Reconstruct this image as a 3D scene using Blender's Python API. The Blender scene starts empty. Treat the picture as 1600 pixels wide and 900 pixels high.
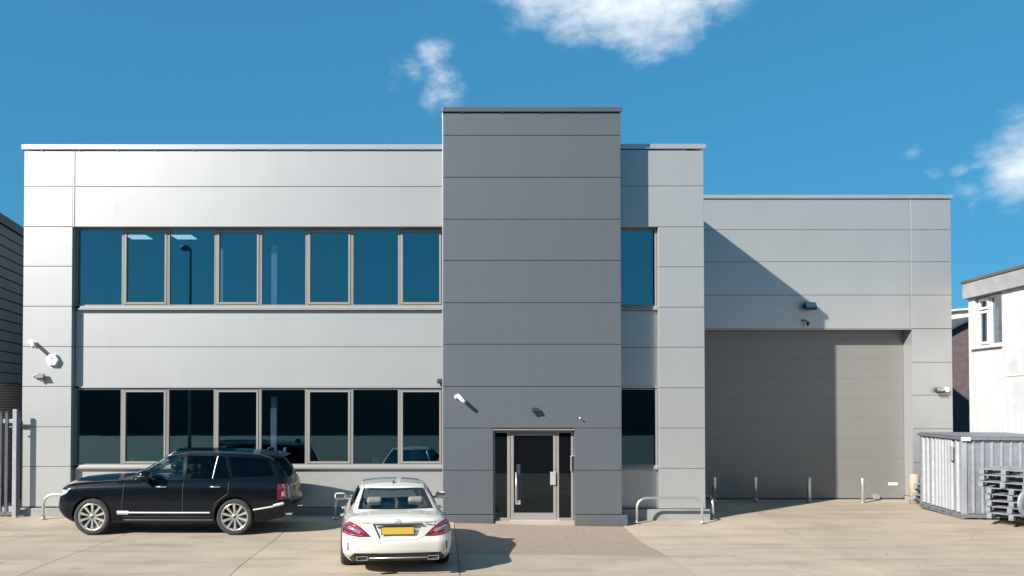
import bpy, bmesh, math, random
from mathutils import Vector, Matrix
from mathutils.bvhtree import BVHTree
from math import radians as R, sin, cos, tan, pi

random.seed(7)
scene = bpy.context.scene
COL = scene.collection

# ------------------------------------------------------------------ camera
FPX, CX, HY, PITCH, H = 1256.0, 690.0, 620.0, R(1.0), 2.957
CY = HY - FPX * tan(PITCH)
cam_d = bpy.data.cameras.new("camera")
cam = bpy.data.objects.new("camera", cam_d)
COL.objects.link(cam)
cam.location = (0, 0, H)
cam.rotation_euler = (R(90) + PITCH, 0, 0)
cam_d.sensor_width = 36
cam_d.lens = 36 * FPX / 1600
cam_d.shift_x = (800 - CX) / 1600
cam_d.shift_y = (CY - 450) / 1600
cam_d.clip_start = 0.1
cam_d.clip_end = 3000
scene.camera = cam

def ray(px, py):
    u = (px - CX) / FPX
    v = (CY - py) / FPX
    return Vector((u, cos(PITCH) - v * sin(PITCH), sin(PITCH) + v * cos(PITCH)))

def at(px, py, D):
    """the place at depth D that the survey measured at (px, py)"""
    d = ray(px, py)
    return Vector((0, 0, H)) + d * (D / d.y)

def ax(px, D, py=500): return at(px, py, D).x
def az(py, D, px=690): return at(px, py, D).z

# ------------------------------------------------------------------ light
SUN = Vector((1.2, 1.0, -0.922)).normalized()
sun_el = math.asin(-SUN.z)
sun_rot = math.atan2(-SUN.x, -SUN.y)
sl = bpy.data.lights.new("sun", 'SUN')
sl.energy = 5.0
sl.angle = R(0.55)
sl.color = (1.0, 0.93, 0.84)
so = bpy.data.objects.new("sun", sl)
COL.objects.link(so)
so.rotation_euler = SUN.to_track_quat('-Z', 'Y').to_euler()
so.location = (-30, -30, 40)

scene.view_settings.view_transform = 'Standard'
scene.view_settings.look = 'None'
scene.view_settings.exposure = 1.1
scene.view_settings.gamma = 1.0
scene.view_settings.use_curve_mapping = False

world = bpy.data.worlds.new("World")
scene.world = world
world.use_nodes = True
wn, wl = world.node_tree.nodes, world.node_tree.links
wn.clear()
w_out = wn.new('ShaderNodeOutputWorld')
w_bg = wn.new('ShaderNodeBackground')
w_bg.inputs['Strength'].default_value = 0.063
sky = wn.new('ShaderNodeTexSky')
sky.sky_type = 'NISHITA'
sky.sun_disc = False
sky.sun_elevation = sun_el
sky.sun_rotation = sun_rot
sky.altitude = 0
sky.air_density = 1.0
sky.dust_density = 0.2
sky.ozone_density = 3.0
tint = wn.new('ShaderNodeMix'); tint.data_type = 'RGBA'; tint.blend_type = 'MULTIPLY'
tint.inputs[0].default_value = 1.0
tint.inputs[7].default_value = (0.40, 1.60, 2.50, 1)
sgam = wn.new('ShaderNodeGamma'); sgam.inputs[1].default_value = .35
wl.new(sky.outputs[0], sgam.inputs[0]); wl.new(sgam.outputs[0], tint.inputs[6])
tc = wn.new('ShaderNodeTexCoord')
BLOBS = [(850, -35, .055), (895, -15, .052), (945, 0, .055), (975, 28, .040), (1015, -20, .070), (1070, -12, .045), (1115, -18, .038), (958, 52, .022),
         (620, 118, .019), (648, 114, .023), (676, 98, .027), (688, 122, .028), (700, 146, .025), (676, 150, .022),
         (1600, 222, .036), (1620, 250, .048), (1570, 232, .024), (1548, 246, .018), (1530, 262, .012), (1503, 262, .012), (1513, 298, .017), (1518, 320, .010),
         (1428, 240, .011), (1452, 272, .013)]
acc = None
for (bx, by, br) in BLOBS:
    d = ray(bx, by).normalized()
    n = wn.new('ShaderNodeVectorMath'); n.operation = 'DISTANCE'
    wl.new(tc.outputs['Generated'], n.inputs[0]); n.inputs[1].default_value = d
    m = wn.new('ShaderNodeMapRange')
    m.inputs['From Min'].default_value = br * 1.35; m.inputs['From Max'].default_value = 0
    m.inputs['To Min'].default_value = 0; m.inputs['To Max'].default_value = min(1.2, .20 + br * 16)
    wl.new(n.outputs['Value'], m.inputs['Value'])
    if acc is None: acc = m.outputs[0]
    else:
        a = wn.new('ShaderNodeMath'); a.operation = 'MAXIMUM'
        wl.new(acc, a.inputs[0]); wl.new(m.outputs[0], a.inputs[1]); acc = a.outputs[0]
# fair-weather clouds everywhere else in the sky (behind the camera)
mp = wn.new('ShaderNodeVectorMath'); mp.operation = 'MULTIPLY'; mp.inputs[1].default_value = (1, 1, 1.8)
wl.new(tc.outputs['Generated'], mp.inputs[0])
nz = wn.new('ShaderNodeTexNoise'); nz.inputs['Scale'].default_value = 19; nz.inputs['Detail'].default_value = 12
nz.inputs['Roughness'].default_value = .62; nz.inputs['Distortion'].default_value = .15
wl.new(mp.outputs[0], nz.inputs['Vector'])
ns = wn.new('ShaderNodeMath'); ns.operation = 'MULTIPLY_ADD'; ns.inputs[1].default_value = 1.6; ns.inputs[2].default_value = -.8
wl.new(nz.outputs['Fac'], ns.inputs[0])
gate = wn.new('ShaderNodeMapRange'); gate.inputs['From Min'].default_value = 0.0; gate.inputs['From Max'].default_value = .22
wl.new(acc, gate.inputs['Value'])
sm = wn.new('ShaderNodeMath'); sm.operation = 'ADD'
wl.new(acc, sm.inputs[0]); wl.new(ns.outputs[0], sm.inputs[1])
mr = wn.new('ShaderNodeMapRange'); mr.interpolation_type = 'SMOOTHSTEP'
mr.inputs['From Min'].default_value = .08; mr.inputs['From Max'].default_value = 1.25
wl.new(sm.outputs[0], mr.inputs['Value'])
cm = wn.new('ShaderNodeMath'); cm.operation = 'MULTIPLY'
wl.new(mr.outputs[0], cm.inputs[0]); wl.new(gate.outputs[0], cm.inputs[1])
cmix = wn.new('ShaderNodeMix'); cmix.data_type = 'RGBA'
wl.new(cm.outputs[0], cmix.inputs[0]); wl.new(tint.outputs[2], cmix.inputs[6])
cmix.inputs[7].default_value = (7.0, 7.6, 8.1, 1)
wl.new(cmix.outputs[2], w_bg.inputs['Color'])
wl.new(w_bg.outputs[0], w_out.inputs[0])

# ------------------------------------------------------------------ materials
def srgb(r, g, b):
    f = lambda c: (c / 255) / 12.92 if c / 255 <= .04045 else ((c / 255 + .055) / 1.055) ** 2.4
    return (f(r), f(g), f(b), 1)

MATS = {}
def mat(name, col, rough=.5, metal=0.0, var=.06, scale=3.0, bump=0.0, bscale=60.0, coat=0.0, spec=.5, stretch=(1, 1, 1), coord='Object', detail=6, rvar=.0, col2=None, c2lo=.5, c2hi=.7):
    m = bpy.data.materials.new(name); m.use_nodes = True
    nt = m.node_tree; n, l = nt.nodes, nt.links
    b = n['Principled BSDF']
    b.inputs['Roughness'].default_value = rough
    b.inputs['Metallic'].default_value = metal
    b.inputs['Coat Weight'].default_value = coat
    b.inputs['Coat Roughness'].default_value = .03
    b.inputs['Specular IOR Level'].default_value = spec
    t = n.new('ShaderNodeTexCoord')
    mp = n.new('ShaderNodeMapping'); mp.inputs['Scale'].default_value = stretch
    l.new(t.outputs[coord], mp.inputs['Vector'])
    nz = n.new('ShaderNodeTexNoise'); nz.inputs['Scale'].default_value = scale; nz.inputs['Detail'].default_value = detail
    l.new(mp.outputs[0], nz.inputs['Vector'])
    base = n.new('ShaderNodeMix'); base.data_type = 'RGBA'
    c = Vector(col[:3])
    base.inputs[6].default_value = (*(c * (1 - var)), 1)
    base.inputs[7].default_value = (*[min(1, x) for x in c * (1 + var)], 1)
    mr = n.new('ShaderNodeMapRange'); mr.inputs['From Min'].default_value = .3; mr.inputs['From Max'].default_value = .7
    l.new(nz.outputs['Fac'], mr.inputs['Value'])
    l.new(mr.outputs[0], base.inputs[0])
    outc = base.outputs[2]
    if col2 is not None:
        n2 = n.new('ShaderNodeTexNoise'); n2.inputs['Scale'].default_value = scale * .37; n2.inputs['Detail'].default_value = 8
        n2.inputs['Roughness'].default_value = .65
        l.new(mp.outputs[0], n2.inputs['Vector'])
        r2 = n.new('ShaderNodeMapRange'); r2.inputs['From Min'].default_value = c2lo; r2.inputs['From Max'].default_value = c2hi
        l.new(n2.outputs['Fac'], r2.inputs['Value'])
        mx = n.new('ShaderNodeMix'); mx.data_type = 'RGBA'
        l.new(r2.outputs[0], mx.inputs[0]); l.new(outc, mx.inputs[6]); mx.inputs[7].default_value = col2
        outc = mx.outputs[2]
    l.new(outc, b.inputs['Base Color'])
    if rvar:
        rr = n.new('ShaderNodeMapRange'); rr.inputs['To Min'].default_value = rough - rvar; rr.inputs['To Max'].default_value = rough + rvar
        l.new(nz.outputs['Fac'], rr.inputs['Value']); l.new(rr.outputs[0], b.inputs['Roughness'])
    if bump:
        bn = n.new('ShaderNodeTexNoise'); bn.inputs['Scale'].default_value = bscale; bn.inputs['Detail'].default_value = 5
        l.new(mp.outputs[0], bn.inputs['Vector'])
        bp = n.new('ShaderNodeBump'); bp.inputs['Strength'].default_value = bump; bp.inputs['Distance'].default_value = .01
        l.new(bn.outputs['Fac'], bp.inputs['Height']); l.new(bp.outputs[0], b.inputs['Normal'])
    MATS[name] = m
    return m

def glass(name, trans, refl, fac, rough=.0):
    """tinted pane: part of the light passes (tinted), part mirrors; more mirrors at grazing angles"""
    m = bpy.data.materials.new(name); m.use_nodes = True
    n, l = m.node_tree.nodes, m.node_tree.links
    n.clear()
    o = n.new('ShaderNodeOutputMaterial'); mx = n.new('ShaderNodeMixShader')
    t = n.new('ShaderNodeBsdfTransparent'); t.inputs[0].default_value = trans
    g = n.new('ShaderNodeBsdfGlossy'); g.inputs[0].default_value = refl; g.inputs['Roughness'].default_value = rough
    fr = n.new('ShaderNodeLayerWeight'); fr.inputs['Blend'].default_value = .25
    mr = n.new('ShaderNodeMapRange'); mr.inputs['To Min'].default_value = fac; mr.inputs['To Max'].default_value = min(1, fac + .6)
    l.new(fr.outputs['Fresnel'], mr.inputs['Value']); l.new(mr.outputs[0], mx.inputs[0])
    # very slight waviness of float glass
    nz = n.new('ShaderNodeTexNoise'); nz.inputs['Scale'].default_value = 1.2
    tcn = n.new('ShaderNodeTexCoord'); l.new(tcn.outputs['Object'], nz.inputs['Vector'])
    bp = n.new('ShaderNodeBump'); bp.inputs['Strength'].default_value = .03; bp.inputs['Distance'].default_value = .01
    l.new(nz.outputs['Fac'], bp.inputs['Height']); l.new(bp.outputs[0], g.inputs['Normal'])
    l.new(t.outputs[0], mx.inputs[1]); l.new(g.outputs[0], mx.inputs[2]); l.new(mx.outputs[0], o.inputs[0])
    MATS[name] = m
    return m

def emit(name, col, s):
    m = bpy.data.materials.new(name); m.use_nodes = True
    b = m.node_tree.nodes['Principled BSDF']
    b.inputs['Emission Color'].default_value = col; b.inputs['Emission Strength'].default_value = s
    b.inputs['Base Color'].default_value = col
    MATS[name] = m

mat('silver_panel', (.375, .380, .380, 1), .42, .54, .022, .8, .06, 160, detail=6)
mat('grey_panel', (.112, .126, .143, 1), .46, .45, .07, 34, .12, 200, detail=9)
mat('coping_metal', (.43, .44, .455, 1), .35, .6, .03, 2)
mat('dark_coping', (.125, .14, .16, 1), .38, .6, .03, 2)
mat('frame_paint', (.22, .212, .20, 1), .4, .1, .03, 2)
mat('gasket', (.02, .022, .025, 1), .6)
mat('joint_dark', (.05, .055, .06, 1), .7)
mat('door_steel', (.166, .165, .158, 1), .5, .1, .035, 1.5, .10, 120, stretch=(1, 1, 10))
mat('plinth', (.23, .235, .24, 1), .6, .1, .06, 2, col2=(.17, .155, .13, 1), c2lo=.55, c2hi=.75)
mat('dark_plinth', (.078, .086, .10, 1), .55, .2, .06, 2, col2=(.12, .11, .095, 1), c2lo=.56, c2hi=.75)
mat('concrete', (.335, .280, .215, 1), .85, 0, .10, .9, .35, 90, detail=10, col2=(.255, .213, .16, 1), c2lo=.50, c2hi=.76)
mat('aggregate', (.245, .190, .145, 1), .9, 0, .22, 26, .8, 130, detail=8, col2=(.29, .232, .18, 1), c2lo=.45, c2hi=.6)
mat('asphalt', (.035, .036, .039, 1), .9, 0, .25, 8, .5, 100)
mat('joint_fill', (.09, .08, .07, 1), .95)
mat('galvanised', (.19, .21, .245, 1), .45, .25, .16, 7, .1, 80, detail=8, rvar=.12)
mat('rib_highlight', (.31, .325, .35, 1), .45, .15, .10, 8, detail=8)  # same steel as the panels, lightened to paint the sunlit rib highlights
mat('rib_highlight_low', (.235, .25, .28, 1), .45, .2, .12, 8, detail=8)  # weaker painted highlight for the ribs of the less lit front face
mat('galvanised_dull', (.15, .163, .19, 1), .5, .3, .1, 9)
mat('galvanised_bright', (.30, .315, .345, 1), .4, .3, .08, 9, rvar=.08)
mat('steel_tube', (.60, .60, .60, 1), .3, .85, .08, 12)
mat('white_plastic', (.70, .70, .69, 1), .4)
mat('black_plastic', (.018, .019, .022, 1), .45)
mat('grey_plastic', (.22, .23, .25, 1), .45)
mat('lens', (.3, .33, .36, 1), .1, .5)
mat('white_render', (.42, .43, .45, 1), .9, 0, .05, 1.5, .6, 30, col2=(.31, .315, .32, 1), c2lo=.54, c2hi=.72)
mat('fascia_board', (.23, .235, .25, 1), .75, 0, .14, 3, .2, 30, detail=10)
mat('upvc', (.56, .57, .58, 1), .35)
mat('stone_sill', (.55, .55, .54, 1), .85, 0, .1, 8, .3, 60)
mat('cream_roof', (.72, .68, .56, 1), .7)
mat('dark_cladding', (.06, .068, .08, 1), .55, .1, .1, 2)
mat('concrete_post', (.30, .265, .205, 1), .9, 0, .1, 8, .4, 60)
mat('weathered_wood', (.15, .163, .188, 1), .9, 0, .28, 9, .5, 70, stretch=(1, 1, 1), detail=9)
mat('interior_wall', (.09, .10, .11, 1), .9)
mat('interior_white', (.75, .76, .78, 1), .7)
mat('lilac_blind', (.66, .64, .86, 1), .7)
mat('lilac_reflection', (.030, .028, .055, 1), .4)  # reflection of the pull handle, put into the colour
mat('carpet', (.05, .055, .065, 1), .95)
emit('ceiling_tube', (.75, .90, 1, 1), .55)
mat('white_paint_car', (.50, .485, .445, 1), .22, 0, .01, 3, coat=1.0)
mat('black_paint_car', (.002, .0035, .006, 1), .25, .0, .05, 3, coat=.42, spec=.12)
mat('lamp_inner', (.26, .22, .30, 1), .1, .4, .2, 40, coat=1.0)
mat('chrome', (.80, .80, .80, 1), .12, 1.0, .02)
mat('silver_trim', (.70, .69, .67, 1), .3, .7, .02)
mat('rim_silver', (.62, .61, .59, 1), .25, .85, .04)
mat('tyre', (.022, .022, .023, 1), .85, 0, .1, 20, .3, 90)
mat('seat_leather', (.16, .155, .15, 1), .6)
mat('cabin_dark', (.02, .02, .022, 1), .8)
mat('cream_leather', (.55, .55, .48, 1), .6)
mat('red_lens', (.10, .010, .022, 1), .12, 0, .1, 30, coat=1.0)
mat('clear_lens', (.55, .56, .62, 1), .08, .5, .2, 40, coat=1.0)
mat('plate_yellow', (.46, .285, .035, 1), .45, 0, .02)
mat('brown_brick_far', (.10, .075, .075, 1), .9, 0, .2, 4, .3, 20)
mat('hedge_leaf', (.05, .08, .03, 1), .8, 0, .4, 3)
glass('office_glass', (.74, .82, .85, 1), (.50, .86, .90, 1), .18)
glass('door_glass', (.16, .20, .22, 1), (.55, .75, .85, 1), .06)
glass('car_glass', (.30, .42, .42, 1), (.8, .95, 1, 1), .20)
glass('privacy_glass', (.05, .06, .07, 1), (.45, .55, .60, 1), .03)
glass('side_glass', (.78, .88, .82, 1), (.7, .85, .9, 1), .05)
glass('upvc_glass', (.80, .84, .86, 1), (.9, .95, 1, 1), .06)

def brick_mat():
    m = bpy.data.materials.new('brick'); m.use_nodes = True
    n, l = m.node_tree.nodes, m.node_tree.links
    b = n['Principled BSDF']; b.inputs['Roughness'].default_value = .9
    t = n.new('ShaderNodeTexCoord')
    mp = n.new('ShaderNodeMapping'); mp.inputs['Rotation'].default_value = (R(90), 0, 0)
    sep = n.new('ShaderNodeSeparateXYZ'); cb = n.new('ShaderNodeCombineXYZ'); ad = n.new('ShaderNodeMath'); ad.operation = 'ADD'
    l.new(t.outputs['Object'], sep.inputs[0]); l.new(sep.outputs[0], ad.inputs[0]); l.new(sep.outputs[1], ad.inputs[1])
    l.new(ad.outputs[0], cb.inputs[0]); l.new(sep.outputs[2], cb.inputs[1])
    br = n.new('ShaderNodeTexBrick'); br.inputs['Scale'].default_value = 1
    br.inputs['Brick Width'].default_value = .225; br.inputs['Row Height'].default_value = .075; br.inputs['Mortar Size'].default_value = .008
    br.inputs['Color1'].default_value = (.05, .04, .045, 1); br.inputs['Color2'].default_value = (.09, .065, .06, 1); br.inputs['Mortar'].default_value = (.22, .21, .2, 1)
    l.new(cb.outputs[0], br.inputs['Vector']); l.new(br.outputs['Color'], b.inputs['Base Color'])
    bp = n.new('ShaderNodeBump'); bp.inputs['Strength'].default_value = .6; bp.inputs['Distance'].default_value = .01; bp.invert = True
    l.new(br.outputs['Fac'], bp.inputs['Height']); l.new(bp.outputs[0], b.inputs['Normal'])
    MATS['brick'] = m
brick_mat()

def weather(name, amt=.02, streak=.05):
    """small sheet-to-sheet differences and faint vertical rain streaks on cladding"""
    nt = MATS[name].node_tree; n, l = nt.nodes, nt.links
    b = n['Principled BSDF']; src = b.inputs['Base Color'].links[0].from_socket
    oi = n.new('ShaderNodeObjectInfo'); m1 = n.new('ShaderNodeMapRange')
    m1.inputs['To Min'].default_value = 1 - amt; m1.inputs['To Max'].default_value = 1 + amt
    l.new(oi.outputs['Random'], m1.inputs['Value'])
    t = n.new('ShaderNodeTexCoord'); mp = n.new('ShaderNodeMapping'); mp.inputs['Scale'].default_value = (5, 5, .22)
    nz = n.new('ShaderNodeTexNoise'); nz.inputs['Scale'].default_value = 1.5; nz.inputs['Detail'].default_value = 8; nz.inputs['Roughness'].default_value = .7
    l.new(t.outputs['Object'], mp.inputs[0]); l.new(mp.outputs[0], nz.inputs['Vector'])
    m2 = n.new('ShaderNodeMapRange'); m2.inputs['From Min'].default_value = .5; m2.inputs['From Max'].default_value = .8
    m2.inputs['To Min'].default_value = 1; m2.inputs['To Max'].default_value = 1 - streak
    l.new(nz.outputs['Fac'], m2.inputs['Value'])
    mu = n.new('ShaderNodeMath'); mu.operation = 'MULTIPLY'; l.new(m1.outputs[0], mu.inputs[0]); l.new(m2.outputs[0], mu.inputs[1])
    hs = n.new('ShaderNodeHueSaturation'); l.new(mu.outputs[0], hs.inputs['Value']); l.new(src, hs.inputs['Color']); l.new(hs.outputs[0], b.inputs['Base Color'])
    # gentle oil-canning of the sheet
    n3 = n.new('ShaderNodeTexNoise'); n3.inputs['Scale'].default_value = .9; n3.inputs['Detail'].default_value = 1
    l.new(t.outputs['Object'], n3.inputs['Vector'])
    bp = n.new('ShaderNodeBump'); bp.inputs['Strength'].default_value = .0 if name == 'door_steel' else .07; bp.inputs['Distance'].default_value = .03
    old = b.inputs['Normal'].links[0].from_socket if b.inputs['Normal'].links else None
    if old: l.new(old, bp.inputs['Normal'])
    l.new(n3.outputs['Fac'], bp.inputs['Height']); l.new(bp.outputs[0], b.inputs['Normal'])
weather('silver_panel', .012, .05); weather('grey_panel', .02, .08); weather('door_steel', .006, .05); weather('white_render', .0, .22)

# ------------------------------------------------------------------ mesh helpers
class MB:
    def __init__(s): s.bm = bmesh.new(); s.mi = 0
    def poly(s, pts):
        vs = [s.bm.verts.new(p) for p in pts]
        f = s.bm.faces.new(vs); f.material_index = s.mi; return f
    def box(s, x0, x1, y0, y1, z0, z1, ch=0.0, M=None):
        if x0 > x1: x0, x1 = x1, x0
        if y0 > y1: y0, y1 = y1, y0
        if z0 > z1: z0, z1 = z1, z0
        n = len(s.bm.verts)
        if ch <= 0:
            P = [(x, y, z) for z in (z0, z1) for y in (y0, y1) for x in (x0, x1)]
            vs = [s.bm.verts.new(p) for p in P]
            F = [(0, 2, 3, 1), (4, 5, 7, 6), (0, 1, 5, 4), (2, 6, 7, 3), (0, 4, 6, 2), (1, 3, 7, 5)]
            for f in F:
                g = s.bm.faces.new([vs[i] for i in f]); g.material_index = s.mi
        else:
            ret = bmesh.ops.create_cube(s.bm, size=1, matrix=Matrix.LocRotScale(Vector(((x0 + x1) / 2, (y0 + y1) / 2, (z0 + z1) / 2)), None, Vector((x1 - x0, y1 - y0, z1 - z0))))
            es = list({e for v in ret['verts'] for e in v.link_edges})
            r = bmesh.ops.bevel(s.bm, geom=es, offset=ch, segments=2, affect='EDGES', profile=.5, clamp_overlap=True)
            vs = list({v for f in r['faces'] for v in f.verts} | {v for v in ret['verts'] if v.is_valid})
            if s.mi:
                for v in vs:
                    for f in v.link_faces: f.material_index = s.mi
        if M is not None: bmesh.ops.transform(s.bm, matrix=M, verts=[v for v in vs if v.is_valid])
        return s
    def panel(s, x0, x1, yf, z0, z1, th=.08, c=.006):
        """wall panel facing -y: chamfered front edge"""
        a = [(x0 + c, yf, z0 + c), (x1 - c, yf, z0 + c), (x1 - c, yf, z1 - c), (x0 + c, yf, z1 - c)]
        b = [(x0, yf + c, z0), (x1, yf + c, z0), (x1, yf + c, z1), (x0, yf + c, z1)]
        d = [(x, yf + th, z) for (x, y, z) in b]
        A, B, D = [[s.bm.verts.new(p) for p in q] for q in (a, b, d)]
        s.bm.faces.new(A)
        for P, Q in ((B, A), (D, B)):
            for i in range(4):
                j = (i + 1) % 4
                s.bm.faces.new((P[i], P[j], Q[j], Q[i]))
        s.bm.faces.new(D[::-1])
        return s
    def prism(s, pts, a0, a1, axis='y', M=None):
        """polygon in the two other axes, extruded along axis"""
        def mk(p, a):
            return {'y': (p[0], a, p[1]), 'x': (a, p[0], p[1]), 'z': (p[0], p[1], a)}[axis]
        A = [s.bm.verts.new(mk(p, a0)) for p in pts]; B = [s.bm.verts.new(mk(p, a1)) for p in pts]
        s.bm.faces.new(A); s.bm.faces.new(B[::-1])
        for i in range(len(pts)):
            j = (i + 1) % len(pts)
            s.bm.faces.new((A[j], A[i], B[i], B[j]))
        if M is not None: bmesh.ops.transform(s.bm, matrix=M, verts=A + B)
        return s
    def tube(s, pts, r, n=10, cap=True):
        pts = [Vector(p) for p in pts]
        rs = r if isinstance(r, (list, tuple)) else [r] * len(pts)
        rings = []
        t0 = (pts[1] - pts[0]).normalized()
        up = Vector((0, 0, 1)) if abs(t0.z) < .9 else Vector((1, 0, 0))
        nrm = t0.cross(up).normalized()
        for i, p in enumerate(pts):
            t = (pts[min(i + 1, len(pts) - 1)] - pts[max(i - 1, 0)]).normalized()
            nrm = (nrm - t * nrm.dot(t)).normalized(); b = t.cross(nrm)
            rings.append([s.bm.verts.new(p + (nrm * cos(2 * pi * k / n) + b * sin(2 * pi * k / n)) * rs[i]) for k in range(n)])
        for A, B in zip(rings, rings[1:]):
            for k in range(n):
                f = s.bm.faces.new((A[k], A[(k + 1) % n], B[(k + 1) % n], B[k])); f.smooth = True; f.material_index = s.mi
        if cap:
            s.bm.faces.new(rings[0][::-1]).material_index = s.mi; s.bm.faces.new(rings[-1]).material_index = s.mi
        return s
    def lathe(s, prof, n=32, M=None, mi=None):
        """profile [(r, h)] about the local y axis"""
        vs = []
        rings = []
        for (r, h) in prof:
            ring = [s.bm.verts.new((r * cos(2 * pi * k / n), h, r * sin(2 * pi * k / n))) for k in range(n)] if r > 1e-5 else [s.bm.verts.new((0, h, 0))]
            rings.append(ring); vs += ring
        for A, B in zip(rings, rings[1:]):
            for k in range(n):
                k2 = (k + 1) % n
                if len(A) == 1 and len(B) == 1: continue
                if len(A) == 1: f = s.bm.faces.new((A[0], B[k2], B[k]))
                elif len(B) == 1: f = s.bm.faces.new((A[k], A[k2], B[0]))
                else: f = s.bm.faces.new((A[k], A[k2], B[k2], B[k]))
                f.smooth = True; f.material_index = s.mi
        if M is not None: bmesh.ops.transform(s.bm, matrix=M, verts=vs)
        return s
    def sphere(s, c, r, sc=(1, 1, 1), u=16, v=10):
        M = Matrix.Translation(c) @ Matrix.Diagonal((sc[0], sc[1], sc[2], 1))
        ret = bmesh.ops.create_uvsphere(s.bm, u_segments=u, v_segments=v, radius=r, matrix=M)
        for vv in ret['verts']:
            for f in vv.link_faces: f.smooth = True; f.material_index = s.mi
        return s
    def mesh(s, name, normals=True):
        if normals: bmesh.ops.recalc_face_normals(s.bm, faces=s.bm.faces)
        me = bpy.data.meshes.new(name); s.bm.to_mesh(me); s.bm.free(); return me
    def build(s, name, m, parent=None, loc=(0, 0, 0), rot=None, normals=True, label=None):
        return ob(name, s.mesh(name, normals), m, parent, loc, rot, label)

def ob(name, me, m, parent=None, loc=(0, 0, 0), rot=None, label=None):
    if isinstance(m, str): m = [m]
    if m:
        me.materials.clear()
        for k in m: me.materials.append(MATS[k])
    o = bpy.data.objects.new(name, me); COL.objects.link(o)
    if parent is not None: o.parent = parent
    o.location = loc
    if rot is not None: o.rotation_euler = rot
    if label: o['label'] = label
    return o

def thing(name, label, cat, loc=(0, 0, 0), rz=0, group=None):
    o = bpy.data.objects.new(name, None); COL.objects.link(o)
    o.location = loc; o.rotation_euler = (0, 0, rz); o.empty_display_size = .2
    o['label'] = label; o['category'] = cat
    if group: o['group'] = group
    return o

def tag(o, label, cat, group=None):
    o['label'] = label; o['category'] = cat
    if group: o['group'] = group
    return o

def sub(name, parent, loc=(0, 0, 0), rot=(0, 0, 0)):
    o = bpy.data.objects.new(name, None); COL.objects.link(o); o.parent = parent
    o.location = loc; o.rotation_euler = rot; o.empty_display_size = .1
    return o

def copy_tree(o, parent=None):
    c = o.copy(); COL.objects.link(c)
    if parent is not None: c.parent = parent
    for ch in list(o.children): copy_tree(ch, c)
    return c

def box_obj(name, m, parent, x0, x1, y0, y1, z0, z1, ch=0.0, label=None):
    return MB().box(x0, x1, y0, y1, z0, z1, ch).build(name, m, parent, label=label)

# ------------------------------------------------------------------ depths of the main planes
W = 20.07            # office wing face
RC = W + .185        # recessed window strips
T = 19.353           # tower face
V = 24.25            # warehouse face
DR = V + .46         # dock door

def lerp(a, b, t): return a + (b - a) * t
def sstep(a, b, x):
    t = max(0, min(1, (x - a) / (b - a))); return t * t * (3 - 2 * t)
def interp(tab, x):
    if x <= tab[0][0]: return tab[0][1]
    for (a, u), (b, v) in zip(tab, tab[1:]):
        if x <= b: return u + (v - u) * (x - a) / (b - a)
    return tab[-1][1]

def ground(x, y):
    side = -.105 * sstep(-1.0, 5.0, x)
    dep = interp([(0, .0), (9, .03), (13.9, .05), (15.5, .0), (17.2, -.075), (18.2, -.07), (20.1, 0), (24.7, -.085), (30, -.1)], y)
    return side * sstep(12, 19, y) + dep

# ================================================================== GROUND
def axis_cells(a, b, step):
    n = max(1, int(round((b - a) / step))); return [a + (b - a) * i / n for i in range(n + 1)]

def struct(o): o['kind'] = 'structure'; return o

def sheet(name, xs, ys, zf, m, parent=None, thick=0.0):
    bm = bmesh.new()
    vs = [[bm.verts.new((x(y) if callable(x) else x, y, zf(x(y) if callable(x) else x, y))) for x in xs] for y in ys]
    for j in range(len(ys) - 1):
        for i in range(len(xs) - 1):
            bm.faces.new((vs[j][i], vs[j][i + 1], vs[j + 1][i + 1], vs[j + 1][i])).smooth = True
    if thick:
        rim = vs[0] + [r[-1] for r in vs[1:]] + vs[-1][-2::-1] + [r[0] for r in vs[-2:0:-1]]
        rim = [bm.verts.new(v.co) for v in rim]
        low = [bm.verts.new((v.co.x, v.co.y, v.co.z - thick)) for v in rim]
        for i in range(len(rim)):
            j = (i + 1) % len(rim); bm.faces.new((rim[j], rim[i], low[i], low[j]))
    me = bpy.data.meshes.new(name); bm.to_mesh(me); bm.free()
    return ob(name, me, m, parent)

gx = [-400, -150, -60, -30] + axis_cells(-22, 22, 1.0) + [30, 60, 150, 400]
gy = [-400, -150, -60, -30, -12, -6, 0, 1.4] + axis_cells(2, 26, 1.0) + [40, 80, 200, 500]
struct(sheet('ground', gx, gy, lambda x, y: ground(x, y) - .032, 'joint_fill'))
struct(sheet('road', [-120, 120], [-21, 8.2], lambda x, y: -.004 + (.02 if y > 0 else 0), 'asphalt'))
# the concrete material varies a little from slab to slab
nt = MATS['concrete'].node_tree
bs = nt.nodes['Principled BSDF']; lk = bs.inputs['Base Color'].links[0]; src = lk.from_socket
oi = nt.nodes.new('ShaderNodeObjectInfo'); mrr = nt.nodes.new('ShaderNodeMapRange')
mrr.inputs['To Min'].default_value = .94; mrr.inputs['To Max'].default_value = 1.06
nt.links.new(oi.outputs['Random'], mrr.inputs['Value'])
hs = nt.nodes.new('ShaderNodeHueSaturation'); nt.links.new(mrr.outputs[0], hs.inputs['Value']); nt.links.new(src, hs.inputs['Color'])
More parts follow.
